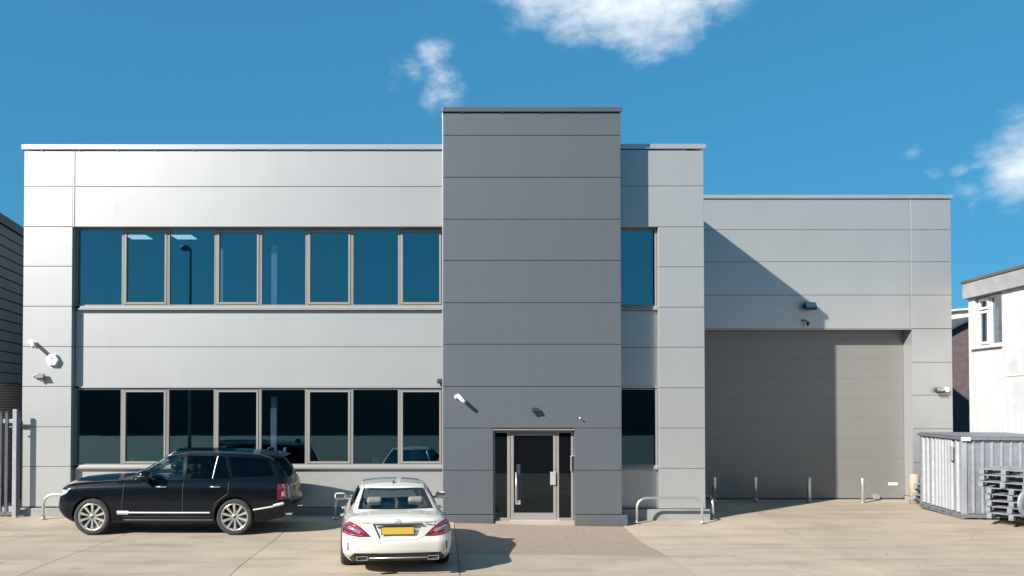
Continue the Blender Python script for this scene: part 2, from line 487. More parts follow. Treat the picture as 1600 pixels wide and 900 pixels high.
# sparse darker streaks left by tyres and drips
tcx = nt.nodes.new('ShaderNodeTexCoord'); mpx = nt.nodes.new('ShaderNodeMapping'); mpx.inputs['Scale'].default_value = (.35, 1.7, 1)
nzx = nt.nodes.new('ShaderNodeTexNoise'); nzx.inputs['Scale'].default_value = 1.1; nzx.inputs['Detail'].default_value = 9; nzx.inputs['Roughness'].default_value = .6
nt.links.new(tcx.outputs['Object'], mpx.inputs[0]); nt.links.new(mpx.outputs[0], nzx.inputs['Vector'])
rx = nt.nodes.new('ShaderNodeMapRange'); rx.inputs['From Min'].default_value = .50; rx.inputs['From Max'].default_value = .72; rx.inputs['To Max'].default_value = .8
nt.links.new(nzx.outputs['Fac'], rx.inputs['Value'])
mxx = nt.nodes.new('ShaderNodeMix'); mxx.data_type = 'RGBA'; mxx.inputs[7].default_value = (.20, .168, .13, 1)
nt.links.new(rx.outputs[0], mxx.inputs[0]); nt.links.new(hs.outputs[0], mxx.inputs[6])
def n_(t, **kw):
    q = nt.nodes.new(t)
    for k_, v_ in kw.items():
        if k_ in q.inputs: q.inputs[k_].default_value = v_
        else: setattr(q, k_, v_)
    return q
def over(src_, fac_, colr):
    q = nt.nodes.new('ShaderNodeMix'); q.data_type = 'RGBA'; q.inputs[7].default_value = colr
    nt.links.new(fac_, q.inputs[0]); nt.links.new(src_, q.inputs[6]); return q.outputs[2]
def ramp(src_, a, b, c, d):
    q = nt.nodes.new('ShaderNodeMapRange'); q.inputs[1].default_value = a; q.inputs[2].default_value = b; q.inputs[3].default_value = c; q.inputs[4].default_value = d
    nt.links.new(src_, q.inputs[0]); return q.outputs[0]
cur = mxx.outputs[2]
# grit
v1 = nt.nodes.new('ShaderNodeTexNoise'); v1.inputs['Scale'].default_value = 55; v1.inputs['Detail'].default_value = 4
nt.links.new(tcx.outputs['Object'], v1.inputs['Vector']); cur = over(cur, ramp(v1.outputs['Fac'], .56, .72, 0, .5), (.24, .20, .16, 1))
v1b = nt.nodes.new('ShaderNodeTexNoise'); v1b.inputs['Scale'].default_value = 42; v1b.inputs['Detail'].default_value = 3
nt.links.new(tcx.outputs['Object'], v1b.inputs['Vector']); cur = over(cur, ramp(v1b.outputs['Fac'], .60, .74, 0, .5), (.40, .35, .27, 1))
# oil drips
v2 = nt.nodes.new('ShaderNodeTexVoronoi'); v2.inputs['Scale'].default_value = .55; v2.inputs['Randomness'].default_value = 1
nt.links.new(tcx.outputs['Object'], v2.inputs['Vector']); cur = over(cur, ramp(v2.outputs['Distance'], .02, .085, .45, 0), (.13, .11, .10, 1))
# hairline cracks
wz = nt.nodes.new('ShaderNodeTexNoise'); wz.inputs['Scale'].default_value = 1.6; wz.inputs['Detail'].default_value = 6
nt.links.new(tcx.outputs['Object'], wz.inputs['Vector'])
ad_ = nt.nodes.new('ShaderNodeVectorMath'); ad_.operation = 'MULTIPLY_ADD'; ad_.inputs[1].default_value = (.9, .9, 0)
nt.links.new(wz.outputs['Color'], ad_.inputs[0]); nt.links.new(tcx.outputs['Object'], ad_.inputs[2])
v3 = nt.nodes.new('ShaderNodeTexVoronoi'); v3.feature = 'DISTANCE_TO_EDGE'; v3.inputs['Scale'].default_value = .21
nt.links.new(ad_.outputs[0], v3.inputs['Vector']); cur = over(cur, ramp(v3.outputs['Distance'], .0006, .0026, .65, 0), (.17, .14, .11, 1))
nt.links.new(cur, bs.inputs['Base Color'])

yard = struct(sheet('yard', [-22.4, 20], [8.25, 25.6], lambda x, y: -.19, 'joint_fill'))
SX = [-21, -17.5, -14, -10.45, -6.95, -3.52, .3, 4.3, 7.75, 11.4, 15, 18.6]
SY = [8.3, 15.2, 25.4]
g = .007
def edge(v, s):
    if abs(v - 7.75) < .01: return lambda y: v + (y - 17) * .13 + s * g
    if abs(v - .3) < .01: return lambda y: v + s * g
    return lambda y: v + (y - 17) * .02 * (1 if v > 0 else -1) + s * g
for j in range(2):
    for i in range(len(SX) - 1):
        a, b = edge(SX[i], 1), edge(SX[i + 1], -1)
        y0, y1 = SY[j] + g, SY[j + 1] - g
        def grid(y0, y1):
            xs = [(lambda y, t=t: a(y) + (b(y) - a(y)) * t) for t in [k / 6 for k in range(7)]]
            return xs, axis_cells(y0, y1, .6)
        if j == 1 and i == 6:
            xs, ys = grid(15.21, 19.2); sheet('concrete_slab', xs, ys, ground, 'aggregate', yard, .03, )['label'] = 'pinkish exposed aggregate slab before the entrance door'
            continue
        xs, ys = grid(y0, y1)
        sheet('concrete_slab', xs, ys, ground, 'concrete', yard, .03)

# ================================================================== THE UNIT
unit = thing('industrial_unit', 'large flat roofed silver grey clad industrial unit with dark entrance tower', 'building', (0, 0, 0))
SP, GP = 'silver_panel', 'grey_panel'
zW = lambda py: az(py, W)
xl0, xl1 = ax(35.5, W), ax(112.5, W)
xt0, xt1 = ax(692.5, T), ax(971, T)
xc0, xc1 = ax(1029, W), ax(1101, W)
xwr = ax(1487.5, V)
zpar = zW(232)
GAP = .010

def rows(x0, x1, pys, yf, D, m, th=.09, name='wall_panel'):
    zs = [az(p, D) for p in pys]
    for a, b in zip(zs, zs[1:]):
        MB().panel(x0 + GAP / 2, x1 - GAP / 2, yf, a + GAP / 2, b - GAP / 2, th).build(name, m, unit)

def ring(mb, x0, x1, z0, z1, w, y0, y1, ch=.004, wb=None):
    wb = wb or w
    mb.box(x0, x0 + w, y0, y1, z0, z1, ch); mb.box(x1 - w, x1, y0, y1, z0, z1, ch)
    mb.box(x0 + w, x1 - w, y0 + .001, y1, z1 - w, z1, ch); mb.box(x0 + w, x1 - w, y0 + .001, y1, z0, z0 + wb, ch)
    return mb

# --- left wing, end column
rows(xl0, xl1, [792, 729, 667, 604, 541.5, 478.5, 416, 354, 291, 235], W, W, SP, .25)
# --- top band over the windows
xb0 = xl1 + .045
rows(xb0, xt0 - .003, [354.5, 291.5, 235], W, W, SP, .25)
box_obj('cover_strip', SP, unit, xl1 + .004, xb0 - .004, W - .008, W + .2, zW(354.5), zW(235), .004)
rows(xt1 + .02, xc1, [354.5, 290.5, 235], W, W, SP, .25)
# --- right column
rows(xc0, xc1, [795, 732, 669, 606, 542.5, 480, 417, 354.5], W, W, SP, .25)
# --- recessed spandrel bands
rows(xl1 + .004, xt0, [604, 542, 485], RC, RC, SP)
rows(xl1 + .004, xt0, [793, 732.5], RC, RC, SP)
rows(xt1 - .4, xc0, [605, 543, 485], RC, RC, SP)
rows(xt1 - .4, xc0, [795, 733], RC, RC, SP)
# --- dark seam backing just behind the panels
def core(x0, x1, y0, y1, z0, z1, name='wall_core', m='joint_dark'): return box_obj(name, m, unit, x0, x1, y0, y1, z0, z1)
zg = -.3
core(xl0 + .012, xl1 - .012, W + .03, W + .24, zg, zpar - .05)
core(xl1, xt0 - .03, W + .03, W + .24, zW(354.5) + .02, zpar - .05)
core(xt1, xc1 - .012, W + .03, W + .24, zW(354.5) + .02, zpar - .05)
core(xc0 + .012, xc1 - .012, W + .03, W + .24, zg, zW(354.5))
core(xl1, xt0 + .3, RC + .03, RC + .30, az(604, RC) + .01, az(485, RC) - .01)
core(xl1, xt0 + .3, RC + .03, RC + .30, zg, az(732.5, RC) - .01)
core(xt1 - .4, xc0, RC + .03, RC + .30, az(605, RC) + .01, az(485, RC) - .01)
core(xt1 - .4, xc0, RC + .03, RC + .30, zg, az(733, RC) - .01)
# --- side walls in silver cladding, row by row
def side_rows(x, sgn, y0, y1, pys, D, m, name='side_panel'):
    zs = [az(p, D) for p in pys]
    for a, b in zip(zs, zs[1:]):
        box_obj(name, m, unit, x, x + sgn * .08, y0 + .004, y1, a + GAP / 2, b - GAP / 2, .005)
side_rows(xl0, 1, W + .252, W + 16, [792, 729, 667, 604, 541.5, 478.5, 416, 354, 291, 235], W, SP)
side_rows(xc1, -1, W + .252, V + 9, [795, 732, 669, 606, 542.5, 480, 417, 354.5, 290.5, 235], W, SP)
core(xl0 + .09, xl0 + .2, W + .26, W + 16, zg, zpar - .05, 'side_wall')
core(xc1 - .2, xc1 - .09, W + .26, V + 9, zg, zpar - .05, 'side_wall')
# --- interior, roof, back wall
zc = 7.87
core(xl0 + .2, xc1 - .2, W + .25, W + 16, zpar - .75, zpar - .6, 'roof', 'joint_dark')
core(xl0 + .2, xc1 - .2, W + .245, W + 7, zc, zc + .05, 'ceiling', 'interior_wall')
core(xl0 + .2, xc1 - .2, W + 7, W + 7.15, zg, zc, 'interior_wall', 'interior_wall')
core(xl0 + .2, xt0 - .1, RC + .31, W + 7, zW(575), zW(548), 'floor', 'carpet')
core(xl0 + .2, xc1 - .2, RC + .31, W + 7, -.05, .03, 'floor', 'carpet')
core(xt1 - .3, xc1 - .2, RC + .31, W + 7, zW(575), zW(548), 'floor', 'carpet')
core(xt0 - .1, xt0, W + .3, W + 7, .03, zc, 'partition', 'interior_wall')
core(xt1 - .4, xt1 - .3, W + .3, W + 7, .03, zc, 'partition', 'interior_wall')
core(xl0, xwr, V + 9, V + 9.2, zg, az(312, V), 'back_wall', 'dark_cladding')
for (a, b) in ((195, 227), (267, 298.5)):
    x0, x1 = ax(a, 24.3, 366), ax(b, 24.3, 366)
    box_obj('ceiling_light', 'ceiling_tube', unit, x0, x1, 24.3, 24.9, zc - .02, zc - .002)
for (py0, py1) in ((478, 383), (727, 620)):
    box_obj('column_casing', 'lilac_blind', unit, ax(423.5, 20.7), ax(432.5, 20.7), 20.7, 20.82, az(py0 + 7, 20.7), az(py1, 20.7))
box_obj('blind_pole', 'interior_white', unit, ax(344.3, 20.6), ax(347.9, 20.6), 20.6, 20.65, az(480, 20.6), az(387, 20.6))
box_obj('blind_pole', 'interior_wall', unit, ax(364, 21.5), ax(366.5, 21.5), 21.5, 21.55, az(480, 21.5), az(450, 21.5))

# --- copings, with the little clips under the drip edge
def coping(x0, x1, yf, yb, z0, z1, m, clips=True, left=True):
    mb = MB()
    mb.box(x0, x1, yf - .045, yf + .0, z0, z1, .006)
    mb.box(x0, x1, yf + .002, yb, z1 - .03, z1 - .002)
    if clips:
        n = int((x1 - x0) / .95)
        for k in range(n):
            xx = x0 + .5 + k * .955
            if xx < x1 - .05: mb.box(xx - .010, xx + .010, yf - .030, yf - .010, z0 - .028, z0 - .001)
    return mb.build('coping', m, unit)
coping(xl0 - .05, xt0 - .003, W, W + .4, zW(234.2), zW(226.2), 'coping_metal')
coping(xt1 + .003, xc1 + .05, W, W + .4, zW(233), zW(225.5), 'coping_metal', False)
coping(xt0 - .03, xt1 + .03, T, T + .4, az(175.2, T), az(168, T), 'dark_coping')
coping(xc1 + .06, xwr + .05, V, V + .4, az(310.5, V), az(305, V), 'coping_metal', False)
box_obj('coping', 'coping_metal', unit, xl0 - .05, xl0 + .3, W + .41, W + 16, zW(234.2), zW(226.2), .006)
box_obj('coping', 'coping_metal', unit, xc1 - .3, xc1 + .05, W + .41, V + 9, zW(233), zW(225.5), .006)

# --- plinths
mb = MB().box(xl0 - .08, xl1 + .01, W - .07, W + .02, zg, zW(793.5), .008); mb.build('plinth', 'plinth', unit)
mb = MB().box(xl1 + .012, xt0, RC - .05, RC + .02, zg, az(793.5, RC), .008); mb.build('plinth', 'plinth', unit)
mb = MB().box(xt1 + .13, xc1 + .09, W - .07, W + .02, zg, zW(795.5), .008); mb.build('plinth', 'plinth', unit)
box_obj('damp_seal', 'gasket', unit, xl0 - .01, xl1, W - .012, W - .002, zW(793.3), zW(792))

# --- windows
def window(x0, x1, z0, z1, yf, sash, parent):
    w = ring(MB(), x0 + .002, x1 - .002, z0, z1, .032, yf, yf + .07).build('window', 'frame_paint', parent)
    if sash:
        ring(MB(), x0 + .040, x1 - .040, z0 + .042, z1 - .042, .052, yf - .014, yf + .05, .008).build('sash_frame', 'frame_paint', w)
        ring(MB(), x0 + .0341, x1 - .0341, z0 + .0341, z1 - .0341, .0058, yf + .012, yf + .05, 0).build('gasket', 'gasket', w)
        i = .090
    else: i = .030
    MB().box(x0 + i, x1 - i, yf + .040, yf + .052, z0 + i, z1 - i).build('pane', 'office_glass', w)
    return w
bx = [ax(p, RC) for p in (117.5, 191.5, 262.5, 336.5, 406.8, 479, 550, 624)] + [xt0 - .002]
for (za, zb) in ((az(478, RC), zW(354.5) - .003), (az(727, RC), az(607, RC))):
    for i in range(8):
        window(bx[i] if i else xl1 + .003, bx[i + 1], za, zb, RC + .01, i % 2 == 1, unit)
    window(xt1 - .38, xc0 - .003, za, zb, RC + .01, False, unit)
# the right strip shows a narrow lit jamb
for (pa, pb) in ((478, 356), (727, 608)):
    box_obj('jamb_trim', 'frame_paint', unit, xc0 - .052, xc0 - .004, RC - .025, RC + .005, az(pa, RC), az(pb, RC), .004)
def sill(x0, x1, p0, p1):
    mb = MB(); z0, z1 = az(p0, RC), az(p1, RC)
    mb.box(x0, x1, RC - .085, RC + .03, z0, z0 + (z1 - z0) * .45, .004)
    mb.prism([(RC - .075, z0 + (z1 - z0) * .46), (RC + .02, z0 + (z1 - z0) * .46), (RC + .02, z1), (RC - .045, z1)], x0 + .06, x1, 'x')
    mb.build('window_sill', 'frame_paint', unit)
sill(ax(122.5, RC), xt0 - .002, 485, 478.2); sill(xt1 - .3, xc0 - .004, 485, 478.2)
sill(ax(122.5, RC), xt0 - .002, 732.5, 726.2); sill(xt1 - .3, xc0 - .004, 733, 726.6)
for (x0, x1) in ((ax(125, RC), xt0 - .002), (xt1 - .3, xc0 - .004)):
    box_obj('head_flashing', 'coping_metal', unit, x0, x1, RC - .03, RC + .01, az(606.2, RC), az(603.8, RC), .003)
    box_obj('shadow_gap', 'gasket', unit, x0, x1, RC - .004, RC + .012, az(607.4, RC), az(606.3, RC))

# --- entrance tower
trow = [804, 735, 669, 604, 538, 473, 407, 342.5, 277, 211.5, 175.5]
xd0, xd1 = ax(770.5, T), ax(897, T)
rows(xt0, xt1, trow[2:], T, T, GP, .2)
rows(xt0, xd0, trow[:3], T, T, GP, .2)
rows(xd1, xt1, trow[:3], T, T, GP, .2)
core(xt0 + .012, xd0 - .012, T + .03, T + .19, zg, az(669, T))
core(xd1 + .012, xt1 - .012, T + .03, T + .19, zg, az(669, T))
core(xt0 + .012, xt1 - .012, T + .03, T + .19, az(669, T) + .012, az(170, T) - .06)
for (x, s) in ((xt0, 1), (xt1, -1)):
    zs = [az(p, T) for p in trow]
    for a, b in zip(zs, zs[1:]):
        yb = W + (3.5 if b > zpar + .01 else -.002)
        if a < zpar < b:
            box_obj('side_panel', GP, unit, x, x + s * .06, T + .203, W - .065, a + GAP / 2, b - GAP / 2, .004)
            box_obj('side_panel', GP, unit, x, x + s * .06, W - .06, W + 3.5, zpar + .15, b - GAP / 2, .004)
        else: box_obj('side_panel', GP, unit, x, x + s * .06, T + .203, yb, a + GAP / 2, b - GAP / 2, .004)
    core(x + s * .065, x + s * .12, T + .2, W + 3.5, zg, az(175, T), 'side_wall')
box_obj('corner_trim', 'coping_metal', unit, xt0 - .022, xt0 - .003, T - .004, T + .03, az(804, T), az(175.5, T), .003)
box_obj('side_panel', GP, unit, xt0, xt1, W + 3.5, W + 3.58, zpar - .6, az(175, T))
core(xt0 + .05, xt1 - .05, T + .2, W + 3.5, az(190, T), az(185, T), 'roof')
for (x, s) in ((xt0 - .03, 1), (xt1 + .03, -1)):
    box_obj('coping', 'dark_coping', unit, x, x + s * .35, T + .41, W + 3.5, az(175.2, T), az(168, T), .005)
MB().box(xt0 - .07, xd0, T - .07, T + .2, zg, az(804.5, T), .008).build('plinth', 'dark_plinth', unit)
MB().box(xd1, xt1 + .12, T - .07, W - .0, zg, az(804.5, T), .008).build('plinth', 'dark_plinth', unit)
box_obj('door_lintel_trim', 'frame_paint', unit, xd0 - .004, xd1 + .02, T - .015, T + .03, az(672.3, T), az(670.3, T), .003)
# entrance glazing
box_obj('door_step', 'concrete', unit, xd0 + .004, xd1 - .004, T - .02, T + .3, -.3, az(812.5, T + .15) - .004)
DY = T + .15
zt_, zb_ = az(671.5, T), az(812.5, DY)
ent = ring(MB(), xd0 + .003, xd1 - .003, zb_, zt_ - .03, .05, DY, DY + .07, .004, .05)
zz = az(812, DY)
for (a, b) in ((792.4, 796.8), (868.9, 872.8)):
    ent.box(ax(a, DY), ax(b, DY), DY - .004, DY + .066, zb_ + .05, zt_ - .08, .004)
ent = ent.build('entrance_screen', 'frame_paint', unit)
MB().box(xd0 + .05, ax(792.6, DY), DY + .04, DY + .052, zb_ + .04, zt_ - .07).build('pane', 'door_glass', ent)
MB().box(ax(872.6, DY), xd1 - .05, DY + .04, DY + .052, zb_ + .04, zt_ - .07).build('pane', 'door_glass', ent)
leaf = MB()
l0, l1 = ax(797.8, DY), ax(868.4, DY)
leaf.box(l0, ax(802.4, DY), DY - .012, DY + .045, zb_ + .03, zt_ - .09, .006)
leaf.box(ax(864, DY), l1, DY - .012, DY + .045, zb_ + .03, zt_ - .09, .006)
leaf.box(ax(802.45, DY), ax(863.95, DY), DY - .010, DY + .045, zb_ + .03, az(801.3, DY), .006)
leaf.box(ax(802.45, DY), ax(863.95, DY), DY - .010, DY + .045, zt_ - .15, zt_ - .09, .006)
leaf = leaf.build('door_leaf', 'frame_paint', unit)
MB().box(ax(802, DY), ax(864.4, DY), DY + .010, DY + .022, az(801.8, DY), zt_ - .14).build('pane', 'door_glass', leaf)
MB().box(ax(859, DY), ax(867.2, DY), DY - .05, DY - .013, az(757.5, DY), az(737, DY), .006).build('lock_case', 'silver_trim', leaf)
MB().sphere((ax(867.2, DY), DY - .014, az(732.5, DY)), .012).build('lock_cylinder', 'black_plastic', leaf)
hx = ax(805.5, DY)
h_ = MB().tube([(hx, DY - .02, az(738.5, DY)), (hx, DY - .07, az(738, DY)), (hx, DY - .07, az(784, DY)), (hx, DY - .02, az(784.5, DY))], .014)
h_.box(ax(805, DY), ax(812.5, DY), DY - .03, DY + .002, az(788, DY), az(781.5, DY), .004)
h_.build('pull_handle', 'silver_trim', leaf)
MB().box(ax(806.8, DY), ax(812.6, DY), DY - .001, DY + .008, az(781, DY), az(725.5, DY), .002).build('handle_reflection', 'lilac_reflection', leaf)  # handle's reflection in the glass, coloured in as a lilac strip
MB().box(ax(798, DY), ax(874, DY), DY - .12, DY + .05, zb_ - .05, zb_ + .012, .004).build('threshold', 'silver_trim', ent)
core(xd0 - .1, xd1 + .1, T + .2, W + .28, az(668, T), az(660, T), 'ceiling', 'interior_wall')

# --- warehouse
vrow = [310.5, 359, 409, 461, 513.5]
xj = ax(1423.5, V)
rows(xc1 + .0, xj - .015, vrow[::-1], V, V, SP, .3)
rows(xj + .015, xwr, vrow[::-1], V, V, SP, .3)
box_obj('cover_strip', 'coping_metal', unit, xj - .012, xj + .012, V - .008, V + .1, az(513.5, V), az(310.5, V), .003)
xo = ax(1426.5, V, 640)
rows(xo, xwr, [776, 723, 670, 617.5, 566, 513.8], V, V, SP, .455)
core(xc1 - .1, xwr - .012, V + .03, V + .29, az(513, V) + .012, az(312, V))
core(xo + .012, xwr - .012, V + .03, V + .45, zg, az(513, V))
box_obj('reveal_trim', 'coping_metal', unit, xo - .012, xo + .002, V - .006, V + .458, az(776, V), az(513.9, V), .003)
box_obj('plinth', 'plinth', unit, xo - .05, xwr + .06, V - .07, V + .4, zg, az(777, V), .008)
side_rows(xwr, -1, V + .46, V + 9, [776, 723, 670, 617.5, 566, 513.8, 461, 409, 359, 310.5], V, SP)
core(xwr - .25, xwr - .1, V + .46, V + 9, zg, az(312, V), 'side_wall')
core(xc1 - .1, xwr - .1, V + .3, V + 9, az(325, V), az(318, V), 'roof')
box_obj('coping', 'coping_metal', unit, xwr - .3, xwr + .05, V + .41, V + 9, az(310.5, V), az(305, V), .006)
box_obj('head_flashing', 'coping_metal', unit, xc1 + .0, xo, V - .02, V + .02, az(515, V), az(513.9, V), .003)
# dock door
dd = sub('dock_door', unit)
xdr0, xdr1 = xc1 + .02, ax(1412.2, DR, 650)
zb0, ztop = az(778.2, DR), az(498, DR)
n = 9; hh = (ztop - zb0) / n
for k in range(n):
    MB().panel(xdr0, xdr1, DR, zb0 + k * hh + .0007, zb0 + (k + 1) * hh - .0007, .045, .0025).build('door_section', 'door_steel', dd)
box_obj('bottom_seal', 'gasket', dd, xdr0, xdr1, DR + .004, DR + .04, zb0 - .10, zb0 - .001)
box_obj('side_seal', 'gasket', dd, xdr1 + .002, xdr1 + .05, DR + .01, DR + .08, zb0 - .1, ztop)
box_obj('door_jamb', SP, dd, xdr1 + .052, xdr1 + .5, DR + .0, DR + .1, zb0 - .2, ztop)
box_obj('maker_label', 'white_plastic', dd, ax(1385.5, DR), ax(1400, DR), DR - .003, DR - .0005, az(758, DR), az(754, DR))
core(xc1 - .1, xwr - .1, DR + .12, DR + .2, zg, az(505, DR), 'door_backing')

# ================================================================== FITTINGS ON THE WALLS
def bullet_camera(px, py, D, label, body='white_plastic', s=1.0):
    p = at(px, py, D)
    t = thing('security_camera', label, 'camera', p, 0)
    MB().lathe([(0, 0), (.045 * s, 0), (.045 * s, -.03 * s), (.02 * s, -.035 * s), (0, -.035 * s)], 16).build('mount_plate', body, t)
    MB().tube([(0, -.03 * s, 0), (0, -.09 * s, -.01 * s), (-.03 * s, -.13 * s, -.01 * s)], .014 * s, 8).build('bracket', body, t)
    d = Vector((.50, -.62, -.52)).normalized()
    a = Vector((0.03, -.06, .02)) * s
    b = a + d * .24 * s
    MB().tube([a, b], .036 * s, 14).build('housing', body, t)
    MB().tube([a + Vector((0, 0, .012)) * s, b + d * .03 * s + Vector((0, 0, .012)) * s], .040 * s, 14).build('sunshield', body, t)
    MB().tube([b + d * .001, b + d * .008 * s], .028 * s, 14).build('lens', 'black_plastic', t)
    return t
bullet_camera(49, 535, W, 'white bullet camera high on the left corner panels above the alarm box', s=1.15)
bullet_camera(713, 620, T, 'white bullet camera on the dark tower left of the entrance door', s=1.1)

def alarm_box():
    p = at(83.5, 562.5, W)
    t = thing('alarm_box', 'white six sided alarm siren box with small blue triangle emblem', 'alarm box', p)
    r = .165
    pts = [(r * cos(R(60 * k)), r * 1.0 * sin(R(60 * k))) for k in range(6)]
    pts2 = [(x * .9, z * .9) for x, z in pts]
    mb = MB(); mb.prism(pts, -.07, 0, 'y'); mb.prism(pts2, -.095, -.071, 'y')
    mb.build('cover', 'white_plastic', t)
    MB().prism([(-.035, .01), (.035, .01), (0, .075)], -.0985, -.096, 'y').build('emblem', 'emblem_blue', t)
    MB().box(-.10, -.05, -.0985, -.096, .012, .022).box(.05, .10, -.0985, -.096, .012, .022).build('lettering', 'emblem_grey', t)
    MB().tube([(0, -.096, -.06), (0, -.104, -.06)], .035, 16).build('lamp', 'emblem_amber', t)
mat('emblem_blue', (.08, .12, .35, 1), .5); mat('emblem_grey', (.45, .47, .5, 1), .5); mat('emblem_amber', (.72, .66, .45, 1), .3)
alarm_box()

def floodlight(px, py, D, label, s=1.0, body='black_plastic', head='lens', group=None, tilt=35, pir=True, yaw=0):
    p = at(px, py, D)
    t = thing('floodlight', label, 'floodlight', p, R(yaw))
    MB().box(-.05 * s, .05 * s, -.03 * s, 0, -.05 * s, .05 * s, .006).build('back_plate', body, t)
    M = Matrix.Translation((0, -.16 * s, .02 * s)) @ Matrix.Rotation(R(-tilt), 4, 'X')
    mb = MB(); mb.box(-.14 * s, .14 * s, -.02 * s, .06 * s, -.09 * s, .09 * s, .012, M)
    for k in range(5):
        mb.box((-.11 + .05 * k) * s, (-.10 + .05 * k) * s, .06 * s, .09 * s, -.07 * s, .07 * s, 0, M)
    mb.build('lamp_body', body, t)
    MB().box(-.118 * s, .118 * s, -.026 * s, -.021 * s, -.07 * s, .07 * s, 0, M).build('lamp_glass', head, t)
    MB().tube([(-.15 * s, -.14 * s, .02 * s), (-.15 * s, -.03 * s, -.02 * s), (.15 * s, -.03 * s, -.02 * s), (.15 * s, -.14 * s, .02 * s)], .010 * s, 8).build('bracket', body, t)
    if pir:
        MB().sphere((0, -.09 * s, -.15 * s), .045 * s, (1, 1, .9)).build('sensor', body, t)
    return t
floodlight(1262, 480, V, 'wide dark floodlight above the big grey loading door', 1.25, pir=False, tilt=30)
floodlight(1465, 610, V, 'dark floodlight with white junction box on the far right pier', .9, pir=False)
bxw = at(1474, 609, V); tb = tag(box_obj('junction_box', 'white_plastic', None, bxw.x - .02, bxw.x + .12, V - .1, V, bxw.z - .06, bxw.z + .06, .008), 'small white junction box right of the floodlight on the right pier', 'junction box')
floodlight(66, 588, W, 'small twin security light low on the left corner below the alarm box', .72, body='grey_plastic')
bxw = at(58, 588, W); MB  # sensor beside it
sn = thing('motion_sensor', 'white motion sensor left of the small security light on left corner', 'sensor', bxw)
MB().box(-.05, .04, -.05, 0, -.05, .05, .008).build('housing', 'white_plastic', sn)
MB().sphere((-.03, -.07, 0), .04).build('sensor_eye', 'grey_plastic', sn)
floodlight(688.5, 596, RC, 'small black security light beside the tower above the lower windows', .62, head='black_plastic', pir=True)
floodlight(836, 641, T, 'small black security light centred over the entrance door', .62, head='black_plastic')
# PIR on the warehouse wall
q = at(1257, 503, V); sn = thing('motion_sensor', 'black motion sensor under the wide floodlight above the loading door', 'sensor', q)
MB().tube([(-.06, 0, .05), (-.05, -.09, .05), (.02, -.13, 0)], .022, 8).build('bracket', 'black_plastic', sn)
MB().sphere((.04, -.14, -.07), .055, (.8, .9, 1.35)).build('sensor_head', 'black_plastic', sn)
q = at(905, 653, T); sn = thing('door_contact', 'tiny white sensor stud right of the security light over the entrance', 'sensor', q)
MB().tube([(0, 0, 0), (0, -.09, 0)], .008, 8).build('stem', 'grey_plastic', sn)
MB().sphere((0, -.1, 0), .020).build('tip', 'white_plastic', sn)
q = at(1101, 600, 21.2); sn = thing('security_camera', 'dark security camera on the wing side wall left of loading door', 'camera', (xc1, 21.2, q.z))
MB().box(0, .05, -.04, .04, -.05, .05, .006).build('mount_plate', 'black_plastic', sn)
MB().tube([(.03, 0, 0), (.12, -.02, .0), (.22, -.10, -.06)], [.02, .02, .04], 10).build('housing', 'black_plastic', sn)
q = at(894.2, 724, DY)
ic = thing('intercom', 'black door intercom with silver rim on the right entrance frame', 'intercom', q)
MB().box(-.045, .045, -.05, 0, -.19, .19, .01).build('rim', 'silver_trim', ic)
MB().box(-.03, .048, -.062, -.051, -.175, .18, .004).build('face_plate', 'black_plastic', ic)

# mugs on the inside window sills
def mug(px, py, label, w=.035, h=.15, D=20.42):
    p = at(px, py, D)
    t = tag(MB().lathe([(0, 0), (w, 0), (w, h), (w - .005, h), (w - .005, .01), (0, .01)], 16, Matrix.Rotation(R(90), 4, 'X')).build('beaker', 'interior_white', None, p), label, 'beaker')
mug(206.5, 724, 'pale beaker on the inside sill of the second lower window')
mug(445.5, 714, 'tall white beaker in the lower window above the black car', .045, .24)

# ================================================================== BARRIERS AND BOLLARDS
def hoop(x0, y0, x1, y1, zt, label, r=.030, rc=.2, gnd=None):
    L = math.hypot(x1 - x0, y1 - y0); a = math.atan2(y1 - y0, x1 - x0)
    zb = min(ground(x0, y0), ground(x1, y1))
    h = zt - zb
    t = thing('hoop_barrier', label, 'barrier', (x0, y0, zb), a, 'tubular hoop barriers guarding the wall corners')
    pts = [(0, 0, -.05), (0, 0, h - rc)]
    pts += [(rc - rc * cos(R(k)), 0, h - rc + rc * sin(R(k))) for k in range(15, 91, 15)]
    pts += [(L - rc + rc * sin(R(k)), 0, h - rc + rc * cos(R(k))) for k in range(0, 91, 15)]
    pts += [(L, 0, -.05)]
    MB().tube(pts, r, 14).build('rail', 'steel_tube', t)
    for x in (0, L):
        MB().lathe([(.03, 0), (.062, 0), (.062, .014), (.034, .03), (.03, .03)], 16, Matrix.Translation((x, 0, .03)) @ Matrix.Rotation(R(90), 4, 'X')).build('collar', 'steel_tube', t)
    return t
D1 = 19.55
hoop(ax(995, D1, 800), D1, ax(1097, D1, 800), D1, az(778, D1), 'steel hoop barrier in front of the silver column beside the loading bay', rc=.25)
hoop(ax(67.5, D1, 800), D1, ax(133, D1, 800), D1, az(773, D1), 'pale steel hoop barrier at the left building corner behind the black car', .036, .24)
hoop(ax(524, D1, 800), D1, ax(640, D1, 800), D1, az(775, D1), 'steel hoop barrier in shade behind the white car', rc=.22)
hoop(ax(1115, 20.2, 800), 20.25, ax(1113, 20.2, 800) + .0, 21.6, az(777, 20.3), 'steel hoop barrier seen end on at the shaded corner of the loading bay', rc=.2)

